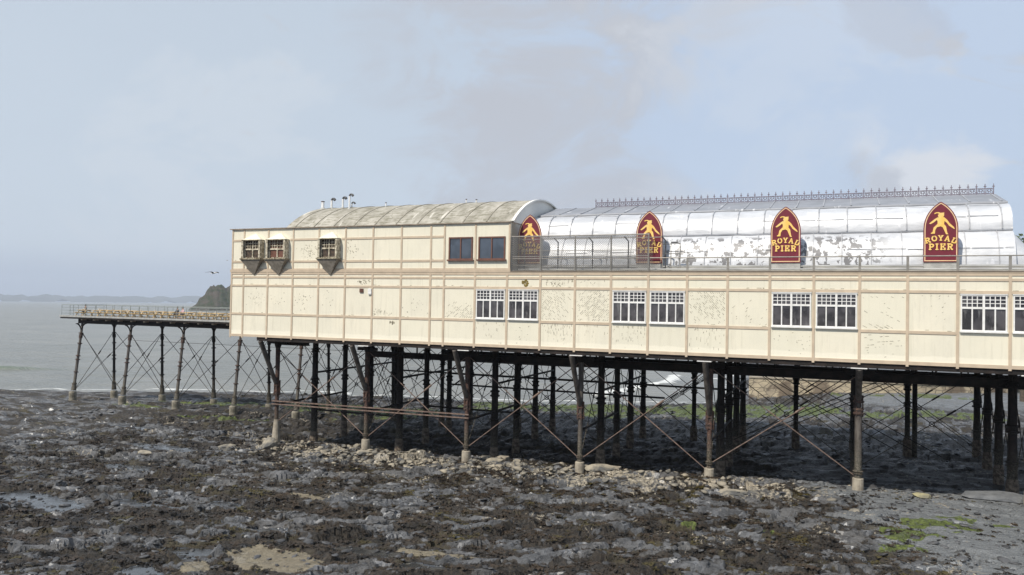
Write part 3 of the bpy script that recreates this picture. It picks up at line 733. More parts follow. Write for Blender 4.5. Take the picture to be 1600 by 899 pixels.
# small scars in the paint: dashes a couple of millimetres proud
mb = MB(); rr = random.Random(4)
def dash(x, zz, l, w_, ang):
    dx, dz = math.cos(ang)*l/2, math.sin(ang)*l/2; nx_, nz_ = -math.sin(ang)*w_/2, math.cos(ang)*w_/2
    y0 = -.003-rr.random()*.003
    mb.add([(x-dx-nx_, y0, zz-dz-nz_), (x+dx-nx_, y0, zz+dz-nz_), (x+dx+nx_, y0, zz+dz+nz_), (x-dx+nx_, y0, zz-dz+nz_)], [(0, 1, 2, 3)])
def scars(i0, z0, z1, n, ang, dens=1, l=(.05, .17), w_=(.018, .034), cx=.5, cz=.5, sp=.28):
    a, c_ = ix(i0)+.15, ix(i0+1)-.15
    ln = [rr.random() for _ in range(13)]
    for _ in range(n):
        x = a+(c_-a)*min(.98, max(.02, rr.gauss(cx, sp))); zz = z0+(z1-z0)*min(.97, max(.03, rr.gauss(cz, sp)))
        if ang is not None and ang not in (0, 1.57):
            t = (zz-math.tan(ang)*x)/.15; t = round(t)*.15; x = (zz-t)/math.tan(ang); 
            if not a < x < c_: continue
        dash(x, zz, rr.uniform(*l), rr.uniform(*w_), (ang if ang is not None else rr.random()*3.1)+rr.gauss(0, .05))
scars(10.45, -1.1, .95, 190, -.80, cx=.3, cz=.55); scars(11.45, -1.1, .95, 300, .80, cx=.6, cz=.55); scars(14.45, -1.1, .95, 210, -.85, cx=.55, cz=.6)
scars(7.45, -1.1, 0, 90, .70, cx=.6, cz=.3, l=(.06, .2)); scars(15.45, -1.1, .8, 18, .7, l=(.05, .15)); scars(18.45, -1.1, .8, 22, -.5, cx=.35, cz=.1, l=(.1, .25)); scars(18.45, -1.1, .8, 10, -.5, cz=.8)
scars(18.45, -2.8, -1.4, 26, 0.1, cx=.45, cz=.6, l=(.05, .2)); scars(19.45, -.9, .9, 12, .6, cz=.8, l=(.05, .12)); scars(16.45, -2.8, -1.4, 22, None, l=(.03, .09))
for i, n in ((10.45, 60), (12.45, 45), (8.45, 20), (14.45, 40), (11.45, 16)): scars(i, -2.9, -1.4, n, 1.57, l=(.05, .22), w_=(.012, .03), cz=.7)
scars(10.45, 1.2, 1.75, 34, None, l=(.04, .16), w_=(.02, .07)); scars(11.45, 1.2, 1.75, 8, None); scars(4, 1.1, 1.75, 22, None, cx=.75, l=(.05, .15), w_=(.03, .07), sp=.15)
for i, z0, z1, n, cx in ((0, -1, .9, 26, .6), (2, -1, .9, 30, .4), (5, -1.2, -.5, 34, .3), (6, -1.1, .6, 16, .6), (1, -1, .9, 12, .5), (2, 3.1, 4.7, 60, .6), (4, 3.1, 4.7, 30, .3), (3, -1, .9, 10, .5), (9.45, -2.9, -1.4, 10, .5)):
    scars(i, z0, z1, n, None, l=(.03, .12), w_=(.02, .06), cx=cx, sp=.2)
scars(5, -1.9, -1.35, 14, 1.57, l=(.08, .25), w_=(.04, .09), cx=.75, sp=.06)
for i in range(-1, 22):
    for k in range(5): x = ix(i)+rr.random()*2.5; dash(x, rr.choice((3.16, -1.17, 1.17, ZM-.16))+rr.random()*.05, rr.uniform(.05, .3), .03, 0)
mb.build('paint_scars', 'mark', pav)
mb = MB(); xc = ix(10.0)
for _ in range(42):
    a = rr.random()*6.28; d = rr.random()**.6*.26; x = xc+math.cos(a)*d; zz = 1.45+math.sin(a)*d; l = rr.uniform(.03, .08); y0 = -.010-rr.random()*.02
    mb.extr([(x+l*math.cos(t), y0, zz+l*math.sin(t)) for t in (0, 1.2, 2.4, 3.6, 5)], (0, .008, 0))
mb.build('lichen_patch', 'lichen', pav)
# small wall fittings
mb = MB(); x = ix(4.62); mb.box(x-.16, x+.16, -.08, -.003, .62, .92)
for k in range(4): mb.box(x-.13, x+.13, -.095, -.083, .66+k*.065, .69+k*.065)
mb.build('air_vent', 'brown', pav)
mb = MB(); x = ix(4.93); mb.box(x-.15, x+.15, -.12, -.003, .48, .92); mb.box(x-.13, x+.13, -.13, -.122, .52, .60); mb.build('meter_box', 'white', pav)

# lower windows
def low_window(i):
    a, c_ = ix(i)+.14, ix(i+1)-.14; z0, z1 = -1.12, .93; m = (a+c_)/2
    mb = MB(); F = .075; y0, y1 = -.07, .10
    y0 = -.07
    mb.box(a, a+F, y0, -.004, z0, z1); mb.box(c_-F, c_, y0, -.004, z0, z1); mb.box(m-.06, m+.06, y0-.012, -.004, z0+.003, z1-.003)
    tz = z1-.72
    for (p_, q_) in ((a+F, m-.06), (m+.06, c_-F)):
        p2, q2 = p_+.002, q_-.002
        mb.box(p2, q2, y0+.004, -.004, z1-F, z1); mb.box(p2, q2, y0+.004, -.004, z0, z0+F)
        mb.box(p2, q2, y0+.01, -.004, tz-.075, tz+.045)
        w_ = q2-p2
        for k in range(1, 4): x = p2+w_*k/4; mb.box(x-.022, x+.022, y0+.02, -.006, tz+.045, z1-F)
        for k in range(1, 3): zz = tz+.045+(z1-F-tz-.045)*k/3; mb.box(p2, q2, y0+.022, -.008, zz-.02, zz+.02)
        x = p2+w_/2; mb.box(x-.035, x+.035, y0+.015, -.006, z0+F, tz-.075)
    fr = mb.build('window', 'white', pav)
    mb = MB(); mb.box(a+.01, c_-.01, -.0035, -.0015, z0+.02, z1-.02); mb.build('pane', 'glass', fr)
    mb = MB(); mb.box(a-.04, c_+.04, y0-.07, -.003, z0-.075, z0-.003); mb.build('sill', 'white', fr)
    mb = MB(); mb.box(a-.03, c_+.03, y0-.03, -.003, z1+.003, z1+.05); mb.build('head_trim', 'white', fr)
for i in win_lo: low_window(i)
# upper brown windows
for i in (7.45, 8.45):
    a, c_ = (ix(7.45)+.36, ix(8.45)-.22) if i == 7.45 else (ix(8.45)+.24, ix(9.45)-.18); z0, z1 = 3.12, 4.76; m = (a+c_)/2; mb = MB()
    mb.box(a, a+.10, -.07, -.003, z0, z1); mb.box(c_-.10, c_, -.07, -.003, z0, z1); mb.box(a+.102, c_-.102, -.066, -.003, z1-.10, z1); mb.box(a+.102, c_-.102, -.066, -.003, z0, z0+.08)
    mb.box(m-.045, m+.045, -.06, -.003, z0+.08, z1-.10)
    fr = mb.build('brown_window', 'brown', pav)
    mb = MB(); mb.box(a+.05, c_-.05, -.006, -.002, z0+.04, z1-.04); mb.build('pane', 'blueglass', fr)
    mb = MB(); mb.box(a-.09, c_+.09, -.17, -.003, z0-.11, z0-.003); mb.build('sill', 'brown', fr)
# three boxed oriel windows
def oriel(i, w_, k):
    xc = ix(i); d = .56; z0, z1 = 3.30, 4.84
    mb = MB()                                  # side cheeks and posts, weathered boards
    mb.box(xc-w_+.10, xc-w_+.16, -d, -.003, z0, z1); mb.box(xc+w_-.16, xc+w_-.10, -d, -.003, z0, z1)
    mb.box(xc-w_+.165, xc-w_+.25, -d+.02, -d+.10, z0, z1); mb.box(xc+w_-.25, xc+w_-.165, -d+.02, -d+.10, z0, z1)
    cheeks = mb; mb = MB(); mb.box(xc-w_+.10, xc+w_-.10, -d-.01, -.003, z1-.06, z1-.001); box = mb.build('oriel_window', 'old_wood', pav)
    for q in (0, 1, 2, 3):
        mb = MB(); mb.add(cheeks.v[q*8:q*8+8], [(0, 2, 3, 1), (4, 5, 7, 6), (0, 1, 5, 4), (2, 6, 7, 3), (0, 4, 6, 2), (1, 3, 7, 5)]); mb.build('side_board' if q < 2 else 'corner_post', 'oldpaint', box)
    mb = MB(); a, c_ = xc-w_+.22, xc+w_-.22; m = (a+c_)/2; y0, y1 = -.30, -.22
    for x in (a, m-.045, c_-.09): mb.box(x, x+.09, y0, y1, z0, z1)
    for (p_, q_) in ((a+.092, m-.047), (m+.047, c_-.092)):
        for (q0, q1) in ((z1-.08, z1), (z0+.70, z0+.82), (z0, z0+.08)): mb.box(p_, q_, y0+.01, y1, q0, q1)
        for j in (1, 2): x = p_+(q_-p_)*j/3; mb.box(x-.02, x+.02, y0+.02, y1, z0+.82, z1-.08)
        for j in (1, 2): zz = z0+.82+(z1-.08-z0-.82)*j/3; mb.box(p_, q_, y0+.022, y1-.002, zz-.02, zz+.02)
    mb.build('sash', 'oldpaint', box)
    mb = MB(); mb.box(a+.02, c_-.02, -.215, -.205, z0+.02, z1-.07); mb.build('pane', 'boards' if k != 1 else 'brown', box)
    mb = MB(); mb.box(xc-w_, xc+w_, -d-.08, -.003, z0-.09, z0-.003)
    for j in range(9): x = xc-w_+.1+j*.22; mb.box(x, x+rr.uniform(.05, .12), -d-.05, -d+.1, z0-.002, z0+rr.uniform(.02, .07))
    mb.build('sill', 'old_wood', box)
    mb = MB()                                  # pyramid hood and inverted pyramid bracket
    e = w_+.03; ap = (xc+.10, -.02, 5.40)
    mb.add([(xc-e+.1, -d+.08, z1), (xc+e-.1, -d+.08, z1), (xc+e-.1, -.004, z1), (xc-e+.1, -.004, z1), ap], [(0, 1, 4), (1, 2, 4), (2, 3, 4), (3, 0, 4), (3, 2, 1, 0)])
    mb.build('hood', 'cream', box)
    mb = MB(); mb.add([(xc-w_+.02, -d-.03, z0-.092), (xc+w_-.02, -d-.03, z0-.092), (xc+w_-.02, -.05, z0-.092), (xc-w_+.02, -.05, z0-.092), (xc, -.05, 1.92)], [(0, 1, 4), (1, 2, 4), (2, 3, 4), (3, 0, 4), (3, 2, 1, 0)])
    mb.build('bracket', 'dirt_shade', box)
for k, (i, w_) in enumerate(bays): oriel(i, w_, k)

# barrel roof
BX0, BX1 = -41.6, X1+.02
hw, rise = 6.4, 2.25; RR = (hw*hw+rise*rise)/(2*rise); yc, zcn = 6.55, ZT+.10+rise-RR
amax = math.asin(hw/RR)
def arc(n=28, dr=0): return [(yc-(RR+dr)*math.sin(amax*(1-2*j/n)), zcn+(RR+dr)*math.cos(amax*(1-2*j/n))) for j in range(n+1)]
mb = MB(); mb.smooth = True
A = arc(); mb.sheet([[(x, y, zz) for (y, zz) in A] for x in np.linspace(BX0, BX1, 22)]); mb.smooth = False
roof = mb.build('barrel_roof', 'roof', pav)
mb = MB()
for x in np.arange(BX0+.9, BX1-.5, 1.9):
    A1 = arc(28, .035); mb.smooth = False
    wv = .035
    for j in range(28):
        (y0, z0), (y1, z1) = A1[j], A1[j+1]; (a0, b0), (a1, b1) = A[j], A[j+1]
        mb.add([(x-wv, a0, b0-.01), (x+wv, a0, b0-.01), (x+wv, y0, z0), (x-wv, y0, z0), (x-wv, a1, b1-.01), (x+wv, a1, b1-.01), (x+wv, y1, z1), (x-wv, y1, z1)], [(3, 2, 6, 7), (0, 3, 7, 4), (1, 5, 6, 2)])
mb.build('roof_seams', 'roofseam', roof)
mb = MB(); A2 = arc(28, -.02)
mb.extr([(BX1-.12, y, zz) for (y, zz) in A2]+[(BX1-.12, yc+hw, ZM+.01), (BX1-.12, .003, ZM+.01)], (.10, 0, 0)); mb.build('roof_end_wall', 'endgrey', roof)
mb = MB(); mb.extr([(BX0+.1, y, zz) for (y, zz) in A2], (.1, 0, 0)); mb.build('seaward_gable', 'endgrey', roof)
mb = MB(); A3 = arc(28, .05); A4 = arc(28, -.06)
for j in range(28):
    mb.add([(BX1-.05, *A3[j]), (BX1+.16, *A3[j]), (BX1+.16, *A3[j+1]), (BX1-.05, *A3[j+1]), (BX1-.05, *A4[j]), (BX1+.16, *A4[j]), (BX1+.16, *A4[j+1]), (BX1-.05, *A4[j+1])], [(0, 1, 2, 3), (4, 7, 6, 5), (1, 5, 6, 2)])
mb.build('roof_verge', 'endgrey', roof)
def roofz(y): return zcn+math.sqrt(max(0, RR*RR-(y-yc)**2))
def flue(x, y, h, r, hook, mats='white', name='flue_pipe'):
    z0 = roofz(y)-.05; f = MB(); f.tube((x, y, z0), (x, y, z0+h), r, r, 10)
    o = f.build(name, mats, pav)
    g = MB(); g.tube((x, y, z0-.02), (x, y, z0+.12), r*2.2, r*1.3, 10); g.build('flashing', 'signbox', o)
    if hook:
        g = MB(); P_ = [(x, y, z0+h), (x+.04, y, z0+h+.12), (x+.16, y, z0+h+.17), (x+.26, y, z0+h+.12)]
        for p_, q_ in zip(P_[:-1], P_[1:]): g.tube(p_, q_, r*.95, r*.95, 8)
        g.tube((x+.24, y, z0+h+.14), (x+.34, y, z0+h+.02), r*1.4, r*1.4, 8); g.build('cowl', 'darkrail', o)
    else:
        g = MB(); g.tube((x, y, z0+h), (x, y, z0+h+.07), r*1.2, r*1.2, 10); g.build('cap', 'rust', o)
flue(-41.7, 5.0, .62, .13, False); flue(-40.7, 4.9, .72, .09, True); flue(-39.6, 5.0, .80, .09, True); flue(-39.1, 5.6, .36, .06, True); flue(-38.0, 3.7, 1.10, .08, True)
flue(-34.6, 4.0, .35, .05, False, 'white', 'vent_pipe'); flue(-28.2, 6.0, .35, .05, False, 'white', 'vent_pipe'); flue(-26.6, 4.6, .25, .06, False, 'white', 'vent_pipe')

# silver mansard vault
VX0, VX1 = X1+.25, 9.25
LOWP = [(1.92, 2.27), (1.90, 2.7), (1.95, 3.2), (2.08, 3.7), (2.30, 4.2), (2.62, 4.6), (3.05, 4.82)]
UPP = [(3.02, 4.79), (2.93, 4.80), (2.93, 4.93), (2.98, 5.3), (3.12, 5.75), (3.42, 6.15), (3.9, 6.42), (4.6, 6.60)]
TOPP = [(4.52, 6.60), (4.50, 6.70), (4.62, 6.74), (6.5, 7.2), (8.55, 7.72), (8.75, 7.72)]
rng_ = random.Random(12)
def vault(profile, name, mat, x0=VX0, x1=VX1, wob=.035, parent=None, seams=None, seamw=.03):
    mb = MB(); mb.smooth = True; rows = []
    xs_ = np.linspace(x0, x1, 72)
    for k, x in enumerate(xs_):
        rows.append([(x, y-wob*float(fbm(np.array([x*.9]), np.array([y*3+zz*2.0]), 33, 3)[0]), zz+wob*float(fbm(np.array([x*.8+7]), np.array([zz*1.5+y]), 34, 3)[0])) for (y, zz) in profile])
    mb.sheet(rows); o = mb.build(name, mat, parent or pav)
    return o
vr = vault(LOWP, 'vaulted_silver_roof', 'silver')
vault(UPP, 'upper_tier', 'silver', parent=vr, wob=.05)
vault(TOPP, 'ridge_slope', 'greyroof', parent=vr, wob=.02)
mb = MB(); mb.smooth = True
BACK = [(8.75, 7.72), (13.0, 6.7), (14.2, 6.1), (14.7, 4.9), (15.3, 4.4), (15.6, 2.27)]
mb.sheet([[(x, y, zz) for (y, zz) in BACK] for x in (VX0, VX1)]); mb.build('rear_slope', 'greyroof', vr)
mb = MB(); PF = LOWP+UPP[2:]+TOPP[2:]+BACK[1:]
for xe, d in ((VX0+.02, .05), (VX1-.07, .05)): mb.extr([(xe, y+.01 if y < 8 else y-.01, zz-.02) for (y, zz) in PF], (d, 0, 0))
mb.build('vault_ends', 'endgrey', vr)
def ribs(profile, xs_, w_, t, name, mat, parent, skew=0):
    mb = MB()
    for x in xs_:
        for (y0, z0), (y1, z1) in zip(profile[:-1], profile[1:]):
            n_ = Vector((0, -(z1-z0), (y1-y0))).normalized()*t
            n_ = Vector((0, -abs(n_.y), abs(n_.z)))
            mb.add([(x-w_, y0, z0-.01), (x+w_, y0, z0-.01), (x+w_, y0+n_.y, z0+n_.z), (x-w_, y0+n_.y, z0+n_.z), (x-w_, y1, z1-.01), (x+w_, y1, z1-.01), (x+w_, y1+n_.y, z1+n_.z), (x-w_, y1+n_.y, z1+n_.z)], [(3, 2, 6, 7), (0, 3, 7, 4), (1, 5, 6, 2)])
    mb.build(name, mat, parent)
xs_l = [VX0+1.2+1.68*k for k in range(18)]
ribs(LOWP, xs_l, .022, .055, 'lower_seams', 'seam', vr)
ribs(UPP[2:], [x+.3 for x in xs_l], .03, .075, 'upper_seams', 'seam', vr)
ribs(TOPP[2:5], [x+.55 for x in xs_l[::1]], .03, .05, 'ridge_seams', 'seam', vr)
# horizontal laps in the foil
mb = MB()
for (pf, k, off) in ((UPP, 4, .2), (UPP, 6, .4), (LOWP, 3, .3)):
    for x0 in xs_l:
        y, zz = pf[k]; x1 = min(x0+1.6, VX1-off-.1)
        if x1 < x0+.3: continue
        j = rng_.uniform(-.08, .08)
        if rng_.random() < .35: continue
        mb.tube((x0+off, y-.035, zz+j), (x1+off, y-.035, zz+j+rng_.uniform(-.03, .03)), .018, .018, 5)
mb.build('foil_laps', 'seam', vr)
# gutter shelf at the foot of the silver roof
mb = MB(); mb.box(VX0+.1, XE-4, 1.52, 1.88, ZM+.004, ZM+.22); mb.tube((VX0+.1, 1.42, ZM+.38), (XE-4, 1.42, ZM+.38), .05, .05, 8); mb.box(VX0+.1, XE-4, 1.60, 1.90, ZM+.225, ZM+.47)
mb.tube((VX0+.1, .75, ZM+.16), (XE-4, .75, ZM+.16), .06, .06, 8)
mb.build('roof_gutter', 'gutter', pav)
# lower curved roof over the shoreward entrance
mb = MB(); mb.smooth = True; rows = []
for k in range(15):
    t = k/14; x = VX1+.05+t*11; hz = max(2.7, 4.75-1.15*(x-VX1))
    s_ = (hz-2.27)/(4.75-2.27); rows.append([(x, 2.3+(y-1.9)*1.0, 2.27+(zz-2.27)*s_) for (y, zz) in LOWP]+[(x, 13.5, hz+.1), (x, 14.5, 2.27)])
mb.sheet(rows); mb.build('entrance_roof', 'silver', pav)
# cast iron cresting along the ridge
mb = MB(); cx0, cx1, cy, cz = -18.0, 9.15, 8.65, 7.73
mb.box(cx0, cx1, cy-.02, cy+.02, cz+.02, cz+.07); mb.box(cx0, cx1, cy-.018, cy+.018, cz+.36, cz+.405)
n = 56
for k in range(n+1):
    x = cx0+(cx1-cx0)*k/n
    mb.box(x-.026, x+.026, cy-.026, cy+.017, cz, cz+.62); mb.box(x-.075, x+.075, cy-.022, cy+.022, cz+.49, cz+.54)
    mb.add([(x, cy, cz+.72), (x-.035, cy, cz+.64), (x+.035, cy, cz+.64), (x, cy-.03, cz+.64), (x, cy+.03, cz+.64)], [(0, 1, 3), (0, 3, 2), (0, 2, 4), (0, 4, 1)])
    if k < n:
        st = (cx1-cx0)/n
        for (ox, oz, r_0) in ((.26, .14, .075), (.74, .14, .075), (.5, .26, .085), (.26, .30, .05), (.74, .30, .05)):
            P_ = [(x+st*ox+r_0*math.cos(t), cz+oz+r_0*math.sin(t)) for t in [j*math.pi/4 for j in range(9)]]
            for (a0, b0), (a1, b1) in zip(P_[:-1], P_[1:]): mb.tube((a0, cy, b0), (a1, cy, b1),   .020, .020, 4, cap=False, flat=True)
mb.build('ridge_cresting', 'crest', pav)
# pale pads under the wall foot over each near column
mb = MB()
for k, xk in enumerate([-43.95+9*j for j in range(7)]):
    if k == 0: continue
    mb.mark(); xx_ = xk*(50/52.3)-.4 if k < 5 else xk*(50/52.3); mb.box(xx_-.45, xx_+.45, -.02, .5, ZB-.36, ZB-.306)
    if k == 1: pass
mb.build('bearing_pad', 'white', pav)

# ------------------------------------------------------------------ signs
GLY = {
 'I': [[(.5, 0), (.5, 1)], [(.25, .05), (.75, .05)], [(.25, .95), (.75, .95)]],
 'P': [[(.25, 0), (.25, 1)], [(.05, .05), (.5, .05)], [(.05, .95), (.3, .95)], [(.25, .93), (.62, .93), (.85, .82), (.88, .70), (.80, .54), (.58, .46), (.25, .46)]],
 'E': [[(.25, 0), (.25, 1)], [(.05, .06), (.90, .06)], [(.05, .94), (.88, .94)], [(.25, .5), (.62, .5)], [(.90, .0), (.90, .26)], [(.88, .74), (.88, 1)], [(.63, .38), (.63, .62)]],
 'R': [[(.25, 0), (.25, 1)], [(.03, .05), (.45, .05)], [(.03, .95), (.3, .95)], [(.25, .93), (.62, .93), (.86, .85), (.91, .72), (.84, .58), (.60, .49), (.25, .49)], [(.58, .47), (.74, .24), (.84, .05), (1.0, .04)]],
 'O': [[(.5, .96), (.22, .86), (.08, .6), (.08, .38), (.22, .13), (.5, .04), (.78, .13), (.92, .38), (.92, .6), (.78, .86), (.5, .96)]],
 'Y': [[(.5, 0), (.5, .45)], [(.5, .45), (.15, .95)], [(.5, .45), (.85, .95)], [(.0, .96), (.35, .96)], [(.65, .96), (1.0, .96)], [(.28, .04), (.72, .04)]],
 'A': [[(.12, .03), (.5, 1)], [(.5, 1), (.86, .03)], [(.24, .34), (.76, .34)], [(-.02, .04), (.28, .04)], [(.68, .04), (1.02, .04)]],
 'L': [[(.40, .98), (.28, .55), (.20, .12)], [(.16, .08), (.55, .05), (.85, .10), (.96, .34), (.80, .46)], [(.18, .97), (.62, .97)]],
}
def stroke(mb, P_, w_, y):
    for k in range(len(P_)-1):
        (a0, b0), (a1, b1) = P_[k], P_[k+1]; d = Vector((a1-a0, b1-b0)); l = d.length; d = d/l; n_ = Vector((-d.y, d.x))*w_/2; e = d*w_*.30 if k or True else 0
        yy = y-.0008*((CNT[0] % 9)); CNT[0] += 1
        q = [(a0-e.x+n_.x, b0-e.y+n_.y), (a0-e.x-n_.x, b0-e.y-n_.y), (a1+e.x-n_.x, b1+e.y-n_.y), (a1+e.x+n_.x, b1+e.y+n_.y)]
        mb.extr([(u, yy, v) for (u, v) in q], (0, .012, 0))
CNT = [0]
def letter(mb, ch, cx, cz_, w_, h_, ang, y, sw):
    ca, sa = math.cos(ang), math.sin(ang)
    for st in GLY[ch]:
        P_ = [((u-.5)*w_, (v-.5)*h_) for (u, v) in st]; P_ = [(cx+a*ca-c_*sa, cz_+a*sa+c_*ca) for (a, c_) in P_]
        horiz = len(st) == 2 and abs(st[0][1]-st[1][1]) < .02
        stroke(mb, P_, sw*(.62 if horiz else 1), y)
def ogive(w_, h_, inset=0, n=10):
    hs = h_*.56; a0 = w_/2; H = h_-hs; Rg = (a0*a0+H*H)/(2*a0); a = a0-inset; Ri = Rg-inset; Hi = math.sqrt(Ri*Ri-(Rg-a0)**2)
    P_ = [(-a, inset), (a, inset)]
    for k in range(n+1):
        zz = Hi*math.sin(k/n*math.pi/2); P_.append((max(0, math.sqrt(max(0, Ri*Ri-zz*zz))-(Rg-a0)), hs+zz))
    P_[-1] = (0, hs+Hi); Q = P_[2:]; return P_+[(-x, zz) for (x, zz) in Q[::-1][1:]]
FIG = [ # parts of the golden swordsman, in sign pixels (x right, y down)
 [(335, 262), (350, 248), (392, 248), (402, 262), (392, 285), (378, 297), (352, 297), (338, 282)],
 [(296, 240), (318, 229), (345, 229), (360, 238), (380, 236), (402, 236), (398, 250), (385, 262), (340, 264), (350, 250), (326, 240), (300, 252)],
 [(328, 292), (398, 290), (412, 305), (402, 345), (398, 385), (330, 385), (332, 340), (320, 310)],
 [(330, 292), (325, 320), (290, 352), (258, 370), (243, 362), (262, 345), (300, 312)],
 [(398, 290), (430, 320), (456, 362), (500, 408), (512, 432), (500, 430), (450, 392), (428, 358), (398, 330)],
 [(330, 370), (362, 385), (362, 398), (325, 408), (308, 440), (304, 484), (262, 486), (262, 476), (280, 462), (290, 410)],
 [(362, 385), (396, 370), (420, 400), (428, 450), (434, 478), (444, 494), (420, 494), (398, 440), (385, 410), (362, 397)],
]
def sign(xc, k, label):
    Y = 1.25; z0, w_, h_ = 2.86, 1.80, 3.55
    t = thing('pier_sign', label, 'sign', (xc, Y, z0), 'maroon arched signs along the roof')
    mb = MB(); mb.box(xc-w_/2+.02, xc+w_/2-.02, Y+.06, Y+.45, ZM+.01, z0+1.9); mb.build('backing_box', 'signbox', t)
    mb = MB(); mb.extr([(xc+x, Y, z0+zz) for (x, zz) in ogive(w_, h_)], (0, .055, 0)); bd = mb.build('board', 'maroon', t)
    mb = MB(); o1 = ogive(w_, h_, .055); o2 = ogive(w_, h_, .105); n_ = len(o1)
    for i in range(n_):
        j = (i+1) % n_; mb.extr([(xc+o1[i][0], Y-.012, z0+o1[i][1]), (xc+o1[j][0], Y-.012, z0+o1[j][1]), (xc+o2[j][0], Y-.012, z0+o2[j][1]), (xc+o2[i][0], Y-.012, z0+o2[i][1])], (0, .010, 0))
    mb.build('border', 'signedge', t)
    mb = MB(); sc_ = .00495
    for q, pl_ in enumerate(FIG): mb.extr([(xc+(x-366)*sc_, Y-.016-.002*q, z0+(822-y)*sc_) for (x, y) in pl_], (0, .015, 0))
    mb.build('emblem', 'gold', t)
    mb = MB()
    for j, (ch, x, y, a) in enumerate((('R', 226, 564, .28), ('O', 298, 542, .12), ('Y', 366, 536, 0), ('A', 434, 546, -.14), ('L', 504, 568, -.28))):
        letter(mb, ch, xc+(x-366)*sc_, z0+(822-y)*sc_, .27, .30, a, Y-.034, .070)
    for j, (ch, x) in enumerate((('P', 268), ('I', 326), ('E', 386), ('R', 460))):
        letter(mb, ch, xc+(x-366)*sc_, z0+(822-640)*sc_, .28, .35, 0, Y-.034, .075)
    mb.build('lettering', 'gold', t)
SX = [-20.65, -11.95, -3.25, 5.35]
SL = ['maroon arched ROYAL PIER sign half hidden by netting beside the grey gable', 'maroon arched ROYAL PIER sign at the shoreward end of the netting cage',
      'maroon arched ROYAL PIER sign between the patchy silver roof panels', 'maroon arched ROYAL PIER sign nearest the shoreward end of the silver roof']
for k, x in enumerate(SX): sign(x, k, SL[k])

# ------------------------------------------------------------------ roof walkway railing and netting cage
rl = thing('roof_railing', 'low grey pipe railing along the roof walkway above the cream wall', 'railing', (X1, 0, ZM))
mb = MB(); mb.tube((X1+.1, -.02, ZM+.88), (XE, -.02, ZM+.88), .035, .035, 8); mb.build('top_rail', 'rail', rl)
for i in range(10, 29):
    x = ix(i+.45)
    if x > XE-.1: break
    mb = MB(); mb.box(x-.07, x+.07, -.045, .035, ZM+.04, ZM+.84); mb.build('post', 'rail', rl)
mb = MB(); mb.tube((X1+.1, .0, ZM+.42), (ix(13.45), .0, ZM+.42), .02, .02, 6); mb.build('lower_rail', 'rail', rl)
cg = thing('netting_cage', 'tall wire netting cage between the grey gable and the second sign', 'cage', (X1, 0, ZM))
ca, cb_ = X1+.12, ix(13.45)+.05; ct = ZM+2.45
mb = MB(); mb.tube((ca, -.06, ct), (cb_, -.06, ct), .045, .045, 6); mb.tube((ca, 1.0, ct-.12), (cb_+.6, 1.0, ct-.12), .03, .03, 6); mb.tube((ca, -.07, ZM+1.02), (cb_, -.07, ZM+1.02), .03, .03, 6)
mb.tube((ca, 1.0, ZM+1.5), (cb_, 1.0, ZM+1.5), .025, .025, 6)
mb.build('frame_rails', 'rail', cg)
for i in range(10, 14):
    x = ix(i+.45); mb = MB(); mb.box(x-.05, x+.05, -.11, -.05, ZM+.02, ct); mb.build('front_post', 'rail', cg)
mb = MB(); mb.box(ca-.03, ca+.05, -.11, -.05, ZM+.02, ct); mb.build('front_post', 'darkrail', cg)
for i in range(9, 14):
    x = ix(i+.45)+.9
    mb = MB(); mb.tube((x, 1.0, ZM+.02), (x, 1.0, ct-.35), .045, .045, 6); mb.tube((x, 1.0, ct-.36), (x-.25, .85, ct-.05), .04, .04, 6); mb.build('rear_post', 'darkrail', cg)
mb = MB(); mb.sheet([[(ca, -.125, ZM+.04), (ca, -.125, ct)], [(cb_, -.125, ZM+.04), (cb_, -.125, ct)]])
mb.sheet([[(cb_, -.12, ct+.012), (cb_, 1.0, ct-.09)], [(ca, -.12, ct+.012), (ca, 1.0, ct-.09)]])
mb.build('wire_netting', 'mesh', cg, fix=False)
mb = MB(); mb.sheet([[(ca+.06, -.1, ZM+.04), (ca+.06, -.1, ct)], [(ca+1.5, 1.03, ZM+.04), (ca+1.5, 1.03, ct)]]); mb.build('end_netting', 'mesh', cg, fix=False)
mb = MB(); mb.sheet([[(ca+.05, 1.05, ZM+.04), (ca+.05, 1.05, ct-.12)], [(cb_, 1.05, ZM+.04), (cb_, 1.05, ct-.12)]]); mb.build('rear_netting', 'mesh', cg, fix=False)
# dark hooded doorway inside the cage by the gable
gt = thing('roof_gate', 'small grey pipe gate beside the cage at the second sign', 'gate', (ix(13.45)+.5, .9, ZM))
x0 = ix(13.45)+.75; mb = MB()
for x in (x0, x0+.55, x0+1.15): mb.tube((x, .8, ZM+.02), (x, .8, ZM+1.9), .03, .03, 6)
mb.build('gate_post', 'rail', gt); mb = MB(); mb.tube((x0, .8, ZM+1.85), (x0+1.15, .8, ZM+1.85), .03, .03, 6); mb.tube((x0, .8, ZM+1.2), (x0+1.15, .8, ZM+1.2), .03, .03, 6); mb.tube((x0+.55, .8, ZM+1.95), (x0+1.0, .8, ZM+1.95), .06, .06, 6); mb.build('gate_rail', 'darkrail', gt)

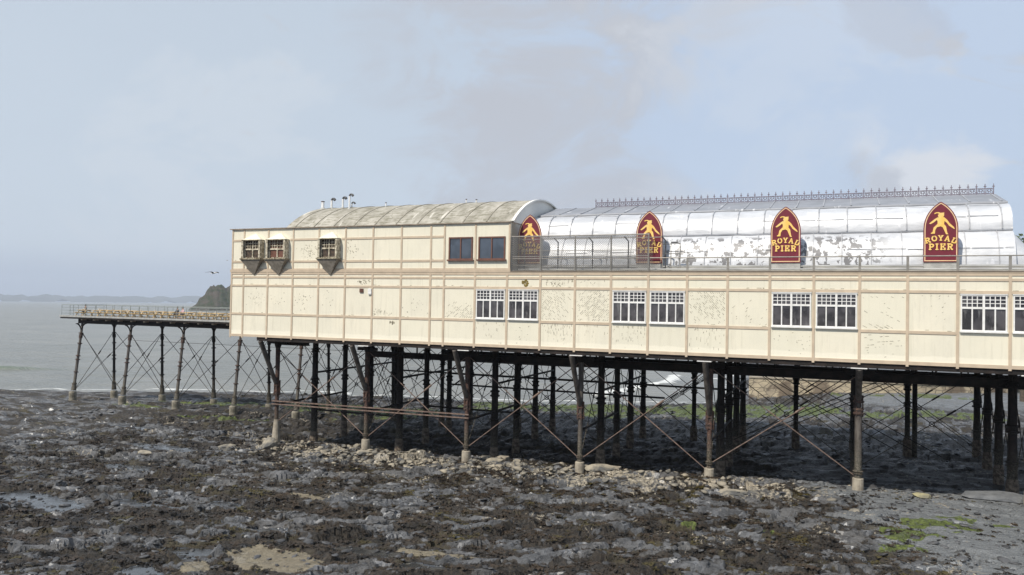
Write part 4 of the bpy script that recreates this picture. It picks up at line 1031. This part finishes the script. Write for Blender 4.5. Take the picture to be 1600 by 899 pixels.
# ------------------------------------------------------------------ pier legs
ROWS = [2.3, 7.4, 12.0, 16.5, 21.2]; KX = [-43.95+9*j for j in range(7)]
def gzl(x, y): return gz(x, y)+SLOPE*x               # ground height expressed in the tilted pier frame
def collar(mb, x, y, zz, r, h=.22, n=10): mb.mark(); mb.lathe(x, y, [(r*1.02, zz-h), (r*1.5, zz-h*.8), (r*1.5, zz-h*.45), (r*1.15, zz-h*.4), (r*1.15, zz+h*.4), (r*1.5, zz+h*.45), (r*1.5, zz+h*.8), (r*1.02, zz+h)], n)
ROWN = ['front', 'second', 'third', 'fourth', 'rear']
for ri, Y in enumerate(ROWS):
    for k, X in enumerate(KX):
        g = gzl(X, Y)
        if ri == 0:
            lab = f'rusty front row column on a pale concrete socket, {ORD[k]} from the sea end'
            if k == 5: lab = 'thickest front row column, grey and worn, nearest the shore in view'
            if k == 6: lab = 'front row column on a tan socket at the very right edge of the view'
            t = thing('pier_column', lab, 'column', (X, Y, g), 'front row columns with sloping struts')
            zt_ = -7.9 if k < 5 else -6.3
            r0 = .17 if k < 5 else .21
            gp = {0: -12.1, 1: -11.95, 2: -12.05, 3: -12.0, 4: -11.55, 5: -11.25}.get(k, -11.1); ph = .85
            mb = MB()
            if k == 0: mb.lathe(X, Y, [(.36, g-.5), (.36, gp+.3), (.31, gp+.85), (.25, gp+1.5), (.2, gp+1.9)], 14)
            else:
                mb.lathe(X, Y, [(.33, g-.6), (.34, gp+.3), (.33, gp+ph-.04), (.30, gp+ph)], 18)
            mb.build('socket', 'concrete', t)
            mb = MB(); mb.lathe(X, Y, [(r0, gp+ph-.05), (r0, zt_), (r0*1.25, zt_+.02), (r0*1.25, zt_+.10), (.17, zt_+.12), (.20, -3.9)], 14); mb.build('shaft', 'worniron' if k in (5, 3) else 'rust', t)
            mb = MB(); collar(mb, X, Y, zt_, r0, .2)
            collar(mb, X, Y, zt_+.75, r0*1.05, .24)
            for a in range(6):
                tt = a*math.pi/3; mb.box(X+.24*math.cos(tt)-.035, X+.24*math.cos(tt)+.035, Y+.24*math.sin(tt)-.035, Y+.24*math.sin(tt)+.035, zt_-.25, zt_+1.0)
            collar(mb, X, Y, gp+ph+.35, r0, .10); mb.build('collar', 'rust', t)
            mb = MB(); zt2 = zt_+.8
            mb.tube((X, Y-.18, zt2), (X-.02, .15, ZB-.34), .17, .20, 8); mb.build('sloping_strut', 'worniron', t)
            mb = MB(); mb.lathe(X, Y, [(.22, -4.1), (.28, -3.95), (.36, -3.6), (.55, -3.47)], 12)
            mb.box(X-.9, X+.9, Y-.12, Y+.12, -4.0, -3.75) if k else mb.box(X-.9, X+.9, Y-.12, Y+.12, -3.8, -3.5)
            mb.build('capital', 'iron', t)
        else:
            where = ORD[k]+' from the sea end'
            lab = f'dark iron column in the {ROWN[ri]} row under the deck, {where}'
            t = thing('pier_column', lab, 'column', (X, Y, g), 'dark columns under the deck')
            rb = .27 if ri == 1 else .24
            mb = MB(); mb.lathe(X, Y, [(rb*1.45, g-.5), (rb*1.4, g+.9), (rb*1.15, g+1.3)], 12); mb.build('footing', 'barnacle', t)
            mb = MB(); mb.lathe(X, Y, [(rb*1.15, g+1.2), (rb*1.12, g+2.6), (rb, -8.6), (rb*.95, -4.3), (rb, -3.47)], 12); mb.build('shaft', 'iron', t)
            mb = MB(); collar(mb, X, Y, -7.4, rb, .28); collar(mb, X, Y, -4.6, rb, .18); collar(mb, X, Y, -9.6, rb*1.05, .16); mb.build('collar', 'iron', t)
# intermediate columns at the back
for k, X in enumerate([-37.5, -29.0, -20.6, -12.0, -3.45, 5.0]):
    Y = 19.8; g = gzl(X, Y); t = thing('pier_column', f'slim lone dark column between the rear bents, {ORD[k]} from the sea end', 'column', (X, Y, g), 'slim columns between the rear bents')
    mb = MB(); mb.lathe(X, Y, [(.34, g-.5), (.32, g+1.2), (.26, g+1.5)], 12); mb.build('footing', 'barnacle', t)
    mb = MB(); mb.lathe(X, Y, [(.2, g+1.4), (.18, -3.47)], 12)
    if k == 5: mb.lathe(X+.55, Y+.3, [(.2, g-.4), (.18, -3.47)], 12)
    mb.build('shaft', 'iron', t)
    mb = MB(); collar(mb, X, Y, -6.2, .2, .3); collar(mb, X, Y, -7.6, .2, .2); mb.build('collar', 'iron', t)

def brace(p0, p1, q0, q1, label, group, r=.03, mat='iron', ring=True, name='cross_brace'):
    c0 = (Vector(p0)+Vector(q1))/2
    t = thing(name, label, 'brace', tuple(p0), group)
    mb = MB(); mb.tube(p0, p1, r, r, 6); mb.tube(*[tuple(Vector(p0)+(Vector(p1)-Vector(p0))*f) for f in (.60, .66)], r*2.2, r*2.2, 6); mb.build('rod', mat, t)
    mb = MB(); a, c_ = Vector(q0), Vector(q1); o_ = Vector((0, .07, 0)) if abs(a.x-c_.x) > .5 else Vector((.07, 0, 0))
    mb.tube(a+o_, c_+o_, r, r, 6); mb.build('rod', mat, t)
    if ring:
        m = (Vector(p0)+Vector(p1))/2; mb = MB(); alongx = abs(a.x-c_.x) > .5
        P_ = [m+(Vector((math.cos(u), 0, math.sin(u))) if alongx else Vector((0, math.cos(u), math.sin(u))))*.16 for u in [j*math.pi/5 for j in range(11)]]
        for u, v in zip(P_[:-1], P_[1:]): mb.tube(u, v, r*.9, r*.9, 5)
        mb.build('ring', mat, t)
for k in range(6):
    if k == 5: break
    xa, xb = KX[k], KX[k+1]; Y = ROWS[0]; zb_ = -10.85 if k < 4 else -10.3
    if k == 0: brace((xa+.2, Y, -10.3), (xb-.2, Y, -4.2), (xb-.2, Y, zb_), (xa+.2, Y, -4.6), 'rusty front cross brace between the first two columns at the sea end', 'front cross braces', .035, 'rodlit', False); continue
    brace((xa+.2, Y, zb_), (xb-.2, Y, -4.2), (xb-.2, Y, zb_), (xa+.2, Y, -4.2), f'rusty front cross brace of thin rods, {ORD[k]} bay from the sea end', 'front cross braces', .038, 'rodlit', False)
for ri in (1, 2, 3, 4):
    for k in range(6):
        xa, xb = KX[k], KX[k+1]; Y = ROWS[ri]
        if ri == 2 and k > 3: continue
        brace((xa+.2, Y, -10.6), (xb-.2, Y, -4.3), (xb-.2, Y, -10.6), (xa+.2, Y, -4.3), f'dark cross brace in the {ROWN[ri]} column row, {ORD[k]} bay from the sea end', 'dark cross braces along the rows', .03, 'iron', ri % 2 == 1)
for k, X in enumerate(KX):
    for ri in range(4):
        ya, yb = ROWS[ri], ROWS[ri+1]
        brace((X, ya+.2, -10.8), (X, yb-.2, -4.4), (X, yb-.2, -10.8), (X, ya+.2, -4.4), f'dark cross brace running inland from the {ROWN[ri]} row, {ORD[k]} bent from the sea end', 'dark cross braces across the pier', .028, 'iron', False)
# girders and horizontal ties
def beamobj(name, label, cat, x0, x1, y, z0, z1, w_=.15, posts=None, mat='girder'):
    t = thing(name, label, cat, (x0, y, z0))
    mb = MB(); mb.box(x0, x1, y-w_, y+w_, z0, z1); mb.box(x0, x1, y-w_*1.6, y+w_*1.6, z1+.002, z1+.05); mb.box(x0, x1, y-w_*1.6, y+w_*1.6, z0-.05, z0-.002); mb.build('web', mat, t)
    if posts:
        x = x0+.3; j = 0
        while x < x1:
            mb = MB(); mb.box(x-.05, x+.05, y-.06, y+.06, z1+.055, ZB-.305)
            mb.build('hanger_post', mat, t)
            if j % 3 == 1: mb = MB(); mb.tube((x, y, z1+.06), (x+.7, y, ZB-.31), .03, .03, 6); mb.build('diagonal_rod', mat, t)
            x += 1.15+.5*((j*7) % 3); j += 1
beamobj('deck_girder', 'deep dark girder hung below the deck along the second column row', 'girder', -30.5, XE, 7.75, -4.85, -4.35, .13, True)
beamobj('deck_girder', 'dark girder below the deck along the fourth column row', 'girder', -36, XE, 16.9, -5.2, -4.75, .13, True)
beamobj('deck_girder', 'short dark girder stub under the sea end of the deck', 'girder', -44.4, -41.2, 2.75, -3.85, -3.47, .2)
beamobj('deck_girder', 'dark girder below the deck along the third column row at the sea end', 'girder', -41.5, -20, 12.4, -5.3, -4.85, .13, True)
for k, (x0, x1, y, zz, lab) in enumerate(((-35, -8, 16.75, -6.95, 'upper dark tie bar seen against the sea behind the third bay'), (-35, -14, 16.75, -8.0, 'lower dark tie bar seen against the sea behind the third bay'),
        (-34.9, -25.9, 12.25, -9.6, 'thick dark tie beam low behind the second front bay'), (-43.95, -34.9, 7.6, -10.0, 'low dark tie beam behind the seaward front bay'), (-43.9, -16, 21.4, -7.4, 'distant dark tie bar along the rear column row'))):
    t = MB(); t.tube((x0, y, zz), (x1, y, zz), .085, .085, 8); o = t.build('tie_bar', 'girder', origin=(x0, y, zz)); tag(o, lab, 'tie bar', 'horizontal tie bars')
for k, X in enumerate(KX[:6]):
    for (ya, yb, zz, w_) in ((2.5, 12, -8.9, 'low'), (7.4, 21, -6.6, 'high')):
        t = MB(); t.tube((X+.1, ya, zz), (X+.1, yb, zz+.1), .09, .09, 8); o = t.build('tie_bar', 'girder', origin=(X, ya, zz)); tag(o, f'{w_} dark tie bar running inland, {ORD[k]} bent from the sea end', 'tie bar', 'horizontal tie bars')
t = thing('rail_tie', 'double rusty rail joining the first three front columns', 'tie rail', (KX[0], 2.0, -8.9))
for dz in (-8.62, -8.88):
    mb = MB(); mb.bar((KX[0]-.3, 2.02, dz), (KX[2]+.3, 2.02, dz+.18), .09); mb.build('rail', 'rodlit', t)
def stair_rod(k, X0_, X1_, Y, z0, z1, lab):
    t = MB(); t.tube((X0_, Y, z0), (X1_, Y, z1), .035, .035, 6); o = t.build('tie_rod', 'girder', origin=(X0_, Y, z0)); tag(o, lab, 'tie rod', 'long slanting tie rods')
for k in range(3):
    stair_rod(k, -7.8+k*.9, 4.2+k*.9, 14.0+k*.8, -10.6, -4.6, f'long dark rod rising shoreward under the fifth bay, {ORD[k]} of three side by side')
    stair_rod(k, -7.4+k*1.5, 3.8+k*1.5, 15.5-k*.8, -4.6, -10.6, f'long dark rod falling shoreward under the fifth bay, {ORD[k]} of three side by side')
for k, (x, y, l_) in enumerate(((-25.5, 4.5, 'beside the third front column, left of the pair'), (-24.2, 5.0, 'beside the third front column, right of the pair'), (-16.6, 4.4, 'behind the fourth front column, left of the pair'), (-15.2, 4.9, 'behind the fourth front column, right of the pair'))):
    g = gz(x, y); mb = MB(); mb.box(x-.42, x+.42, y-.4, y+.4, -12.6, -11.75 if k < 2 else -11.7); o = mb.build('concrete_block', 'concrete', frame=WM, origin=(x, y, g))
    bv = o.modifiers.new('bevel', 'BEVEL'); bv.width = .06; bv.segments = 2
    tag(o, f'square pale concrete block {l_}', 'block', 'concrete blocks by the front columns')

# ------------------------------------------------------------------ seaward deck
dk = thing('pier_deck', 'open seaward end of the pier, dark edged deck on raking legs', 'pier', (-88.4, 15, -2.95))
mb = MB(); mb.box(-88.4, X0+.9, 15.2, 21.6, -2.68, -2.50); mb.build('deck_boards', 'asphalt', dk)
mb = MB(); mb.box(-88.5, X0+.9, 15.08, 15.19, -2.64, -2.44); mb.build('edge_board', 'signbox', dk)
mb = MB(); mb.box(-88.4, X0+.9, 15.14, 15.3, -2.84, -2.69); mb.box(-88.4, X0+.9, 21.3, 21.55, -2.9, -2.69); mb.build('edge_beam', 'girder', dk)
mb = MB(); mb.box(-86.2, -44.6, 15.9, 16.15, -3.42, -2.70); mb.box(-86.2, -44.6, 20.4, 20.65, -3.42, -2.70); mb.build('main_beam', 'girder', dk)
mb = MB()
for j in range(20): mb.mark(); mb.box(-85+j*2.08, -84.75+j*2.08, 15.32, 15.88, -3.0, -2.86)
mb.build('joist_end', 'batten', dk)
MT['railgreen'] = simple('grey_green_rail', (.30, .32, .30), (.22, .24, .23), .5, 3)
rl = thing('deck_railing', 'slender pale railing round the seaward deck edge', 'railing', (-88.3, 15.2, -2.5))
for (zz, r) in ((-1.16, .035), (-1.5, .015), (-1.85, .015), (-2.2, .015)):
    mb = MB(); mb.tube((-88.3, 15.25, zz), (X0, 15.25, zz), r, r, 6); mb.mark(); mb.tube((-88.3, 15.25, zz), (-88.3, 21.5, zz), r, r, 6); mb.tube((-88.3, 21.5, zz), (X0, 21.5, zz), r, r, 6); mb.build('rail', 'railgreen', rl)
mb = MB()
for j in range(29):
    x = -88.3+j*1.46; mb.mark(); mb.tube((x, 15.25, -2.5), (x, 15.25, -1.14), .03, .03, 5); mb.mark(); mb.tube((x, 21.5, -2.5), (x, 21.5, -1.14), .03, .03, 5)
for y in (16.8, 18.4, 20): mb.mark(); mb.tube((-88.3, y, -2.5), (-88.3, y, -1.14), .03, .03, 5)
mb.build('post', 'railgreen', rl)
mb = MB(); mb.box(-63, X0, 15.20, 15.30, -1.12, -1.04); mb.build('handrail_board', 'railgreen', rl)
FX = [-85.6+8.33*k for k in range(6)]
def leg(k, xt, yt, zt_, xb, yb, zb_, lab, grp, lit):
    t = thing('pier_column', lab, 'column', (xb, yb, zb_), grp)
    P = lambda f: (xb+(xt-xb)*f, yb+(yt-yb)*f, zb_+(zt_-zb_)*f)
    mb = MB(); mb.lathe(xb, yb, [(.42, zb_-.8), (.42, zb_+.55), (.38, zb_+.65)], 16); mb.build('socket', 'oldconcrete', t)
    mb = MB(); mb.tube(P(.085), P(.16), .30, .24, 10); mb.tube(P(.16), P(.5), .17, .16, 10); mb.tube(P(.5), P(1), .15, .14, 10); mb.build('shaft', 'worniron' if lit else 'iron', t)
    mb = MB()
    for f in (.17, .33, .5, .55, .72, .86): mb.mark(); mb.tube(P(f), P(f+.012), .27, .27, 10)
    mb.mark(); mb.tube(P(.15), P(.19), .23, .23, 10); mb.mark(); mb.tube(P(.80), P(.85), .21, .21, 10); mb.build('collar', 'rust' if lit else 'iron', t)
    mb = MB()
    for sg in (-1, 1):
        for ax_ in ((1, 0), (0, 1)):
            a = Vector(P(.87)); prev = a
            for j in range(1, 6):
                u = j/5*math.pi/2; p = a+Vector((ax_[0]*sg*(1-math.cos(u))*.75, ax_[1]*sg*(1-math.cos(u))*.75, math.sin(u)*(zt_-a.z))); mb.tube(prev, p, .055, .055, 6); prev = p
    mb.build('bracket', 'iron', t)
for k, x in enumerate(FX):
    leg(k, x, 16.02, -3.42, x+.4, 14.7, -12.25, f'raking near leg of the seaward deck on a pale socket, {ORD[k]} from its tip', 'raking legs of the seaward deck', True)
    leg(k, x, 20.5, -3.42, x+.1, 20.7, -12.75, f'upright far leg of the seaward deck, {ORD[k]} from its tip', 'upright legs of the seaward deck', False)
for k in range(5):
    xa, xb = FX[k], FX[k+1]
    brace((xa+.5, 14.85, -11.4), (xb-.1, 15.85, -4.6), (xb+.3, 14.85, -11.4), (xa+.1, 15.85, -4.6), f'thin cross brace between the raking near legs, {ORD[k]} bay from the deck tip', 'thin braces under the seaward deck', .032, 'iron', k == 3)
    brace((xa+.2, 20.7, -11.6), (xb-.2, 20.5, -4.6), (xb-.2, 20.7, -11.6), (xa+.2, 20.5, -4.6), f'thin cross brace between the upright far legs, {ORD[k]} bay from the deck tip', 'thin braces under the seaward deck', .032, 'iron', False)
for k in range(6):
    xa = FX[k]
    brace((xa+.4, 15.0, -11.3), (xa, 20.4, -4.6), (xa+.1, 20.6, -11.3), (xa+.05, 16.0, -4.6), f'thin cross brace running across the seaward deck, {ORD[k]} frame from its tip', 'thin braces under the seaward deck', .032, 'iron', False)
mb = MB(); mb.tube((-77, 16.1, -5.2), (-41, 16.1, -5.2), .02, .02, 5); o = mb.build('cable', 'girder', origin=(-77, 16.1, -5.2)); tag(o, 'thin level cable slung beneath the seaward deck', 'cable')

# picnic tables on the deck
def picnic():
    t = thing('picnic_table', 'x', 'table', (0, 0, 0))
    mb = MB()
    for j in range(5): mb.box(-.85, .85, -.36+j*.147, -.36+j*.147+.132, .70, .745)
    mb.build('tabletop', 'timber', t)
    for s_ in (-1, 1):
        mb = MB(); mb.box(-.85, .85, s_*.72-.13, s_*.72-.005, .42, .46); mb.box(-.85, .85, s_*.72+.005, s_*.72+.13, .42, .46); mb.build('bench', 'timber', t)
        mb = MB(); x = s_*.6
        mb.bar((x, -.20, .69), (x, -.74, .0), .08); mb.bar((x, .20, .69), (x, .74, .0), .08); mb.box(x+.045, x+.10, -.80, .80, .34, .418); mb.box(x+.045, x+.10, -.35, .35, .62, .698); mb.build('leg_frame', 'timber', t)
    return t
def copytree(o, loc, frame=PM):
    r = o.copy(); COL.objects.link(r); r.matrix_world = frame @ Matrix.Translation(loc)
    for ch in list(o.children):
        c_ = ch.copy(); COL.objects.link(c_); c_.parent = r
        for g in ch.children: d = g.copy(); COL.objects.link(d); d.parent = c_
    return r
p0 = picnic()
TX = [-86.2, -83.6, -81.2, -78.9, -76.6, -74.3, -72.0, -69.5, -67.2, -64.9, -62.4, -60.0, -57.6]
spots = [(x, 16.7) for x in TX]+[(x+.5, 19.3) for x in TX]
for k, (x, y) in enumerate(spots):
    o = p0 if k == 0 else copytree(p0, (x, y, -2.5))
    if k == 0: o.matrix_world = PM @ Matrix.Translation((x, y, -2.5))
    o['label'] = f'yellow timber picnic table in the {"near" if k < 13 else "far"} row on the seaward deck, {ORD[k % 13]} from its tip'; o['group'] = 'picnic tables on the seaward deck'
for k in (0, 1, 2, 3, 4, 5, 8, 9, 11):
    x, y = spots[k]; mb = MB(); mb.lathe(x, y, [(.07, -1.752), (.10, -1.70), (.10, -1.60), (.17, -1.585), (.17, -1.56)], 12)
    o = mb.build('table_pot', 'white', origin=(x, y, -1.75)); tag(o, f'white lidded pot on the {ORD[k]} near row picnic table from the deck tip', 'pot', 'white pots on the picnic tables')

# seated people, tiny at the end of the deck
def skin_body(name, J, E, rad, mat, parent):
    me = bpy.data.meshes.new(name); me.from_pydata(J, E, []); me.materials.append(MT[mat])
    o = bpy.data.objects.new(name, me); COL.objects.link(o); o.parent = parent
    m = o.modifiers.new('skin', 'SKIN'); m.use_smooth_shade = True
    for i, v in enumerate(me.skin_vertices[0].data): v.radius = (rad[i], rad[i]*.85); v.use_root = (i == 0)
    s_ = o.modifiers.new('sub', 'SUBSURF'); s_.levels = 1; s_.render_levels = 2
    return o
def person(loc, face, jacket, label):
    t = thing('person', label, 'person', loc)
    t.matrix_world = PM @ Matrix.Translation(loc) @ Matrix.Rotation(face, 4, 'Z')
    # seated on a bench, facing +X before the turn; seat height .45
    J = [(0, 0, .55), (.02, 0, .78), (.04, 0, 1.0), (.05, 0, 1.09), (.08, 0, 1.19), (.09, 0, 1.30),
         (.04, .17, .97), (.16, .23, .74), (.38, .15, .80), (.04, -.17, .97), (.16, -.23, .74), (.38, -.15, .80),
         (.08, .09, .52), (.46, .12, .52), (.46, .12, .10), (.58, .12, .05), (.08, -.09, .52), (.46, -.12, .52), (.46, -.12, .10), (.58, -.12, .05)]
    Eg = [(0, 1), (1, 2), (2, 3), (3, 4), (4, 5), (2, 6), (6, 7), (7, 8), (2, 9), (9, 10), (10, 11), (0, 12), (12, 13), (13, 14), (14, 15), (0, 16), (16, 17), (17, 18), (18, 19)]
    rad = [.13, .13, .12, .055, .085, .075, .06, .045, .035, .06, .045, .035, .09, .065, .045, .04, .09, .065, .045, .04]
    skin_body('body', J, Eg, rad, 'skin', t)
    Jj = J[:3]+[(.045, 0, 1.06)]+[J[6], J[7], (.33, .17, .785), J[9], J[10], (.33, -.17, .785)]
    skin_body('jacket', Jj, [(0, 1), (1, 2), (2, 3), (2, 4), (4, 5), (5, 6), (2, 7), (7, 8), (8, 9)], [.16, .155, .14, .07, .075, .06, .05, .075, .06, .05], jacket, t)
    Jt = [J[0], J[12], J[13], (.46, .12, .16), J[16], J[17], (.46, -.12, .16)]
    skin_body('trousers', Jt, [(0, 1), (1, 2), (2, 3), (0, 4), (4, 5), (5, 6)], [.15, .105, .08, .06, .105, .08, .06], 'grey_cloth', t)
    bm = bmesh.new(); bmesh.ops.create_uvsphere(bm, u_segments=16, v_segments=10, radius=.115)
    for v in bm.verts: v.co = Vector((v.co.x*1.0-.01+.075, v.co.y*.85, v.co.z*1.1+1.30 if v.co.z > -.02 else v.co.z*.8+1.30))
    me = bpy.data.meshes.new('hair'); bm.to_mesh(me); bm.free(); me.materials.append(MT['hair']); o = bpy.data.objects.new('hair', me); COL.objects.link(o); o.parent = t
    return t
person((-86.9, 17.45, -2.5), R(-90), 'black_cloth', 'person in dark clothes seated at the picnic table by the deck tip')
person((-71.5, 17.45, -2.5), R(-90), 'black_cloth', 'person in a dark jacket seated beside one in pink on the deck')
person((-70.7, 17.5, -2.5), R(-100), 'pink_cloth', 'person in a pale pink top seated on the seaward deck')

# gull
t = thing('gull', 'grey and white gull gliding over the seaward deck by the building corner', 'bird', (-49.1, 0, 2.1))
def gullpart(name, J, E, rad, mat):
    o = skin_body(name, [(x, y, zz) for (x, y, zz) in J], E, rad, mat, t); return o
gullpart('body', [(0, 0, 0), (.14, 0, .02), (.24, 0, .045), (.30, 0, .05), (-.14, 0, -.01), (-.30, 0, -.01)], [(0, 1), (1, 2), (2, 3), (0, 4), (4, 5)], [.075, .07, .045, .05, .05, .02], 'gull')
mb = MB(); b0 = BASE[t.name]
mb.tube((b0.x+.34, b0.y, b0.z+.045), (b0.x+.42, b0.y, b0.z+.03), .016, .006, 6); mb.build('beak', 'beak', t)
for sg in (-1, 1):
    mb = MB(); rows = []
    for (s_, dz, c0, c1) in ((0.03, .03, .12, -.12), (.25, .10, .15, -.10), (.42, .10, .12, -.08), (.62, .06, .02, -.12), (.75, .03, -.10, -.16)):
        rows.append([(b0.x+c0, b0.y+sg*s_, b0.z+dz+.012), (b0.x+(c0+c1)/2, b0.y+sg*s_, b0.z+dz+.02), (b0.x+c1, b0.y+sg*s_, b0.z+dz)])
    mb.smooth = True; mb.sheet(rows); o = mb.build('wing', 'gullgrey', t, fix=False); sol = o.modifiers.new('thick', 'SOLIDIFY'); sol.thickness = .012
mb = MB(); mb.extr([(b0.x-.26, b0.y-.03, b0.z-.01), (b0.x-.26, b0.y+.03, b0.z-.01), (b0.x-.42, b0.y+.08, b0.z-.01), (b0.x-.42, b0.y-.08, b0.z-.01)], (0, 0, .012)); mb.build('tail', 'gull', t)

# dark trees beyond the shoreward end
def tree(x, y, g, h_, r, label, seed):
    rr_ = random.Random(seed); t = thing('tree', label, 'tree', (x, y, g), 'trees beyond the pavilion', WM)
    mb = MB(); mb.tube((x, y, g-.3), (x+.2, y, g+h_*.5), .38, .24, 10); mb.tube((x+.2, y, g+h_*.5), (x, y, g+h_*.9), .24, .06, 8)
    for j in range(10):
        a = rr_.random()*6.28; zz = g+h_*rr_.uniform(.35, .75); mb.tube((x, y, zz), (x+math.cos(a)*r*.7, y+math.sin(a)*r*.7, zz+h_*.16), .12, .04, 6)
    mb.build('trunk', 'bark', t)
    mb = MB(); cl = [(rr_.gauss(0, .42)*r, rr_.gauss(0, .42)*r, g+h_*rr_.uniform(.45, .95), rr_.uniform(.25, .45)*r) for _ in range(34)]
    for (cx, cy_, cz_, cr) in cl:
        for _ in range(210):
            d = Vector((rr_.gauss(0, 1), rr_.gauss(0, 1), rr_.gauss(0, 1))).normalized()*cr*rr_.random()**.4; p = Vector((x+cx, y+cy_, cz_))+d
            a = Vector((rr_.gauss(0, 1), rr_.gauss(0, 1), rr_.gauss(0, 1))).normalized()*.20; c_ = a.orthogonal().normalized()*.14
            mb.add([p-a, p+c_, p+a, p-c_], [(0, 1, 2, 3)])
    mb.build('crown', 'leaf', t, fix=False)
tree(20.6, 62, gz(20.6, 62), 20.8, 3.4, 'tall dark green tree showing over the shoreward end of the roof', 3)
tree(25.5, 66, gz(25.5, 66), 19, 4.2, 'lower dark green tree at the right edge behind the silver roof', 4)

# ------------------------------------------------------------------ air
if True:
    mb = MB(); mb.box(-14500, 3000, -3500, 20500, -60, 420)
    hz = mb.build('haze', 'white', frame=WM, kind='stuff'); hz['label'] = 'thin pale sea haze over the bay'; hz['category'] = 'haze'
    m = bpy.data.materials.new('haze'); m.use_nodes = True; q = m.node_tree; q.nodes.clear()
    o_ = q.nodes.new('ShaderNodeOutputMaterial'); v_ = q.nodes.new('ShaderNodeVolumePrincipled'); v_.inputs['Color'].default_value = (.80, .88, 1, 1); v_.inputs['Density'].default_value = 1.1e-4
    q.links.new(v_.outputs[0], o_.inputs['Volume']); hz.data.materials.clear(); hz.data.materials.append(m)
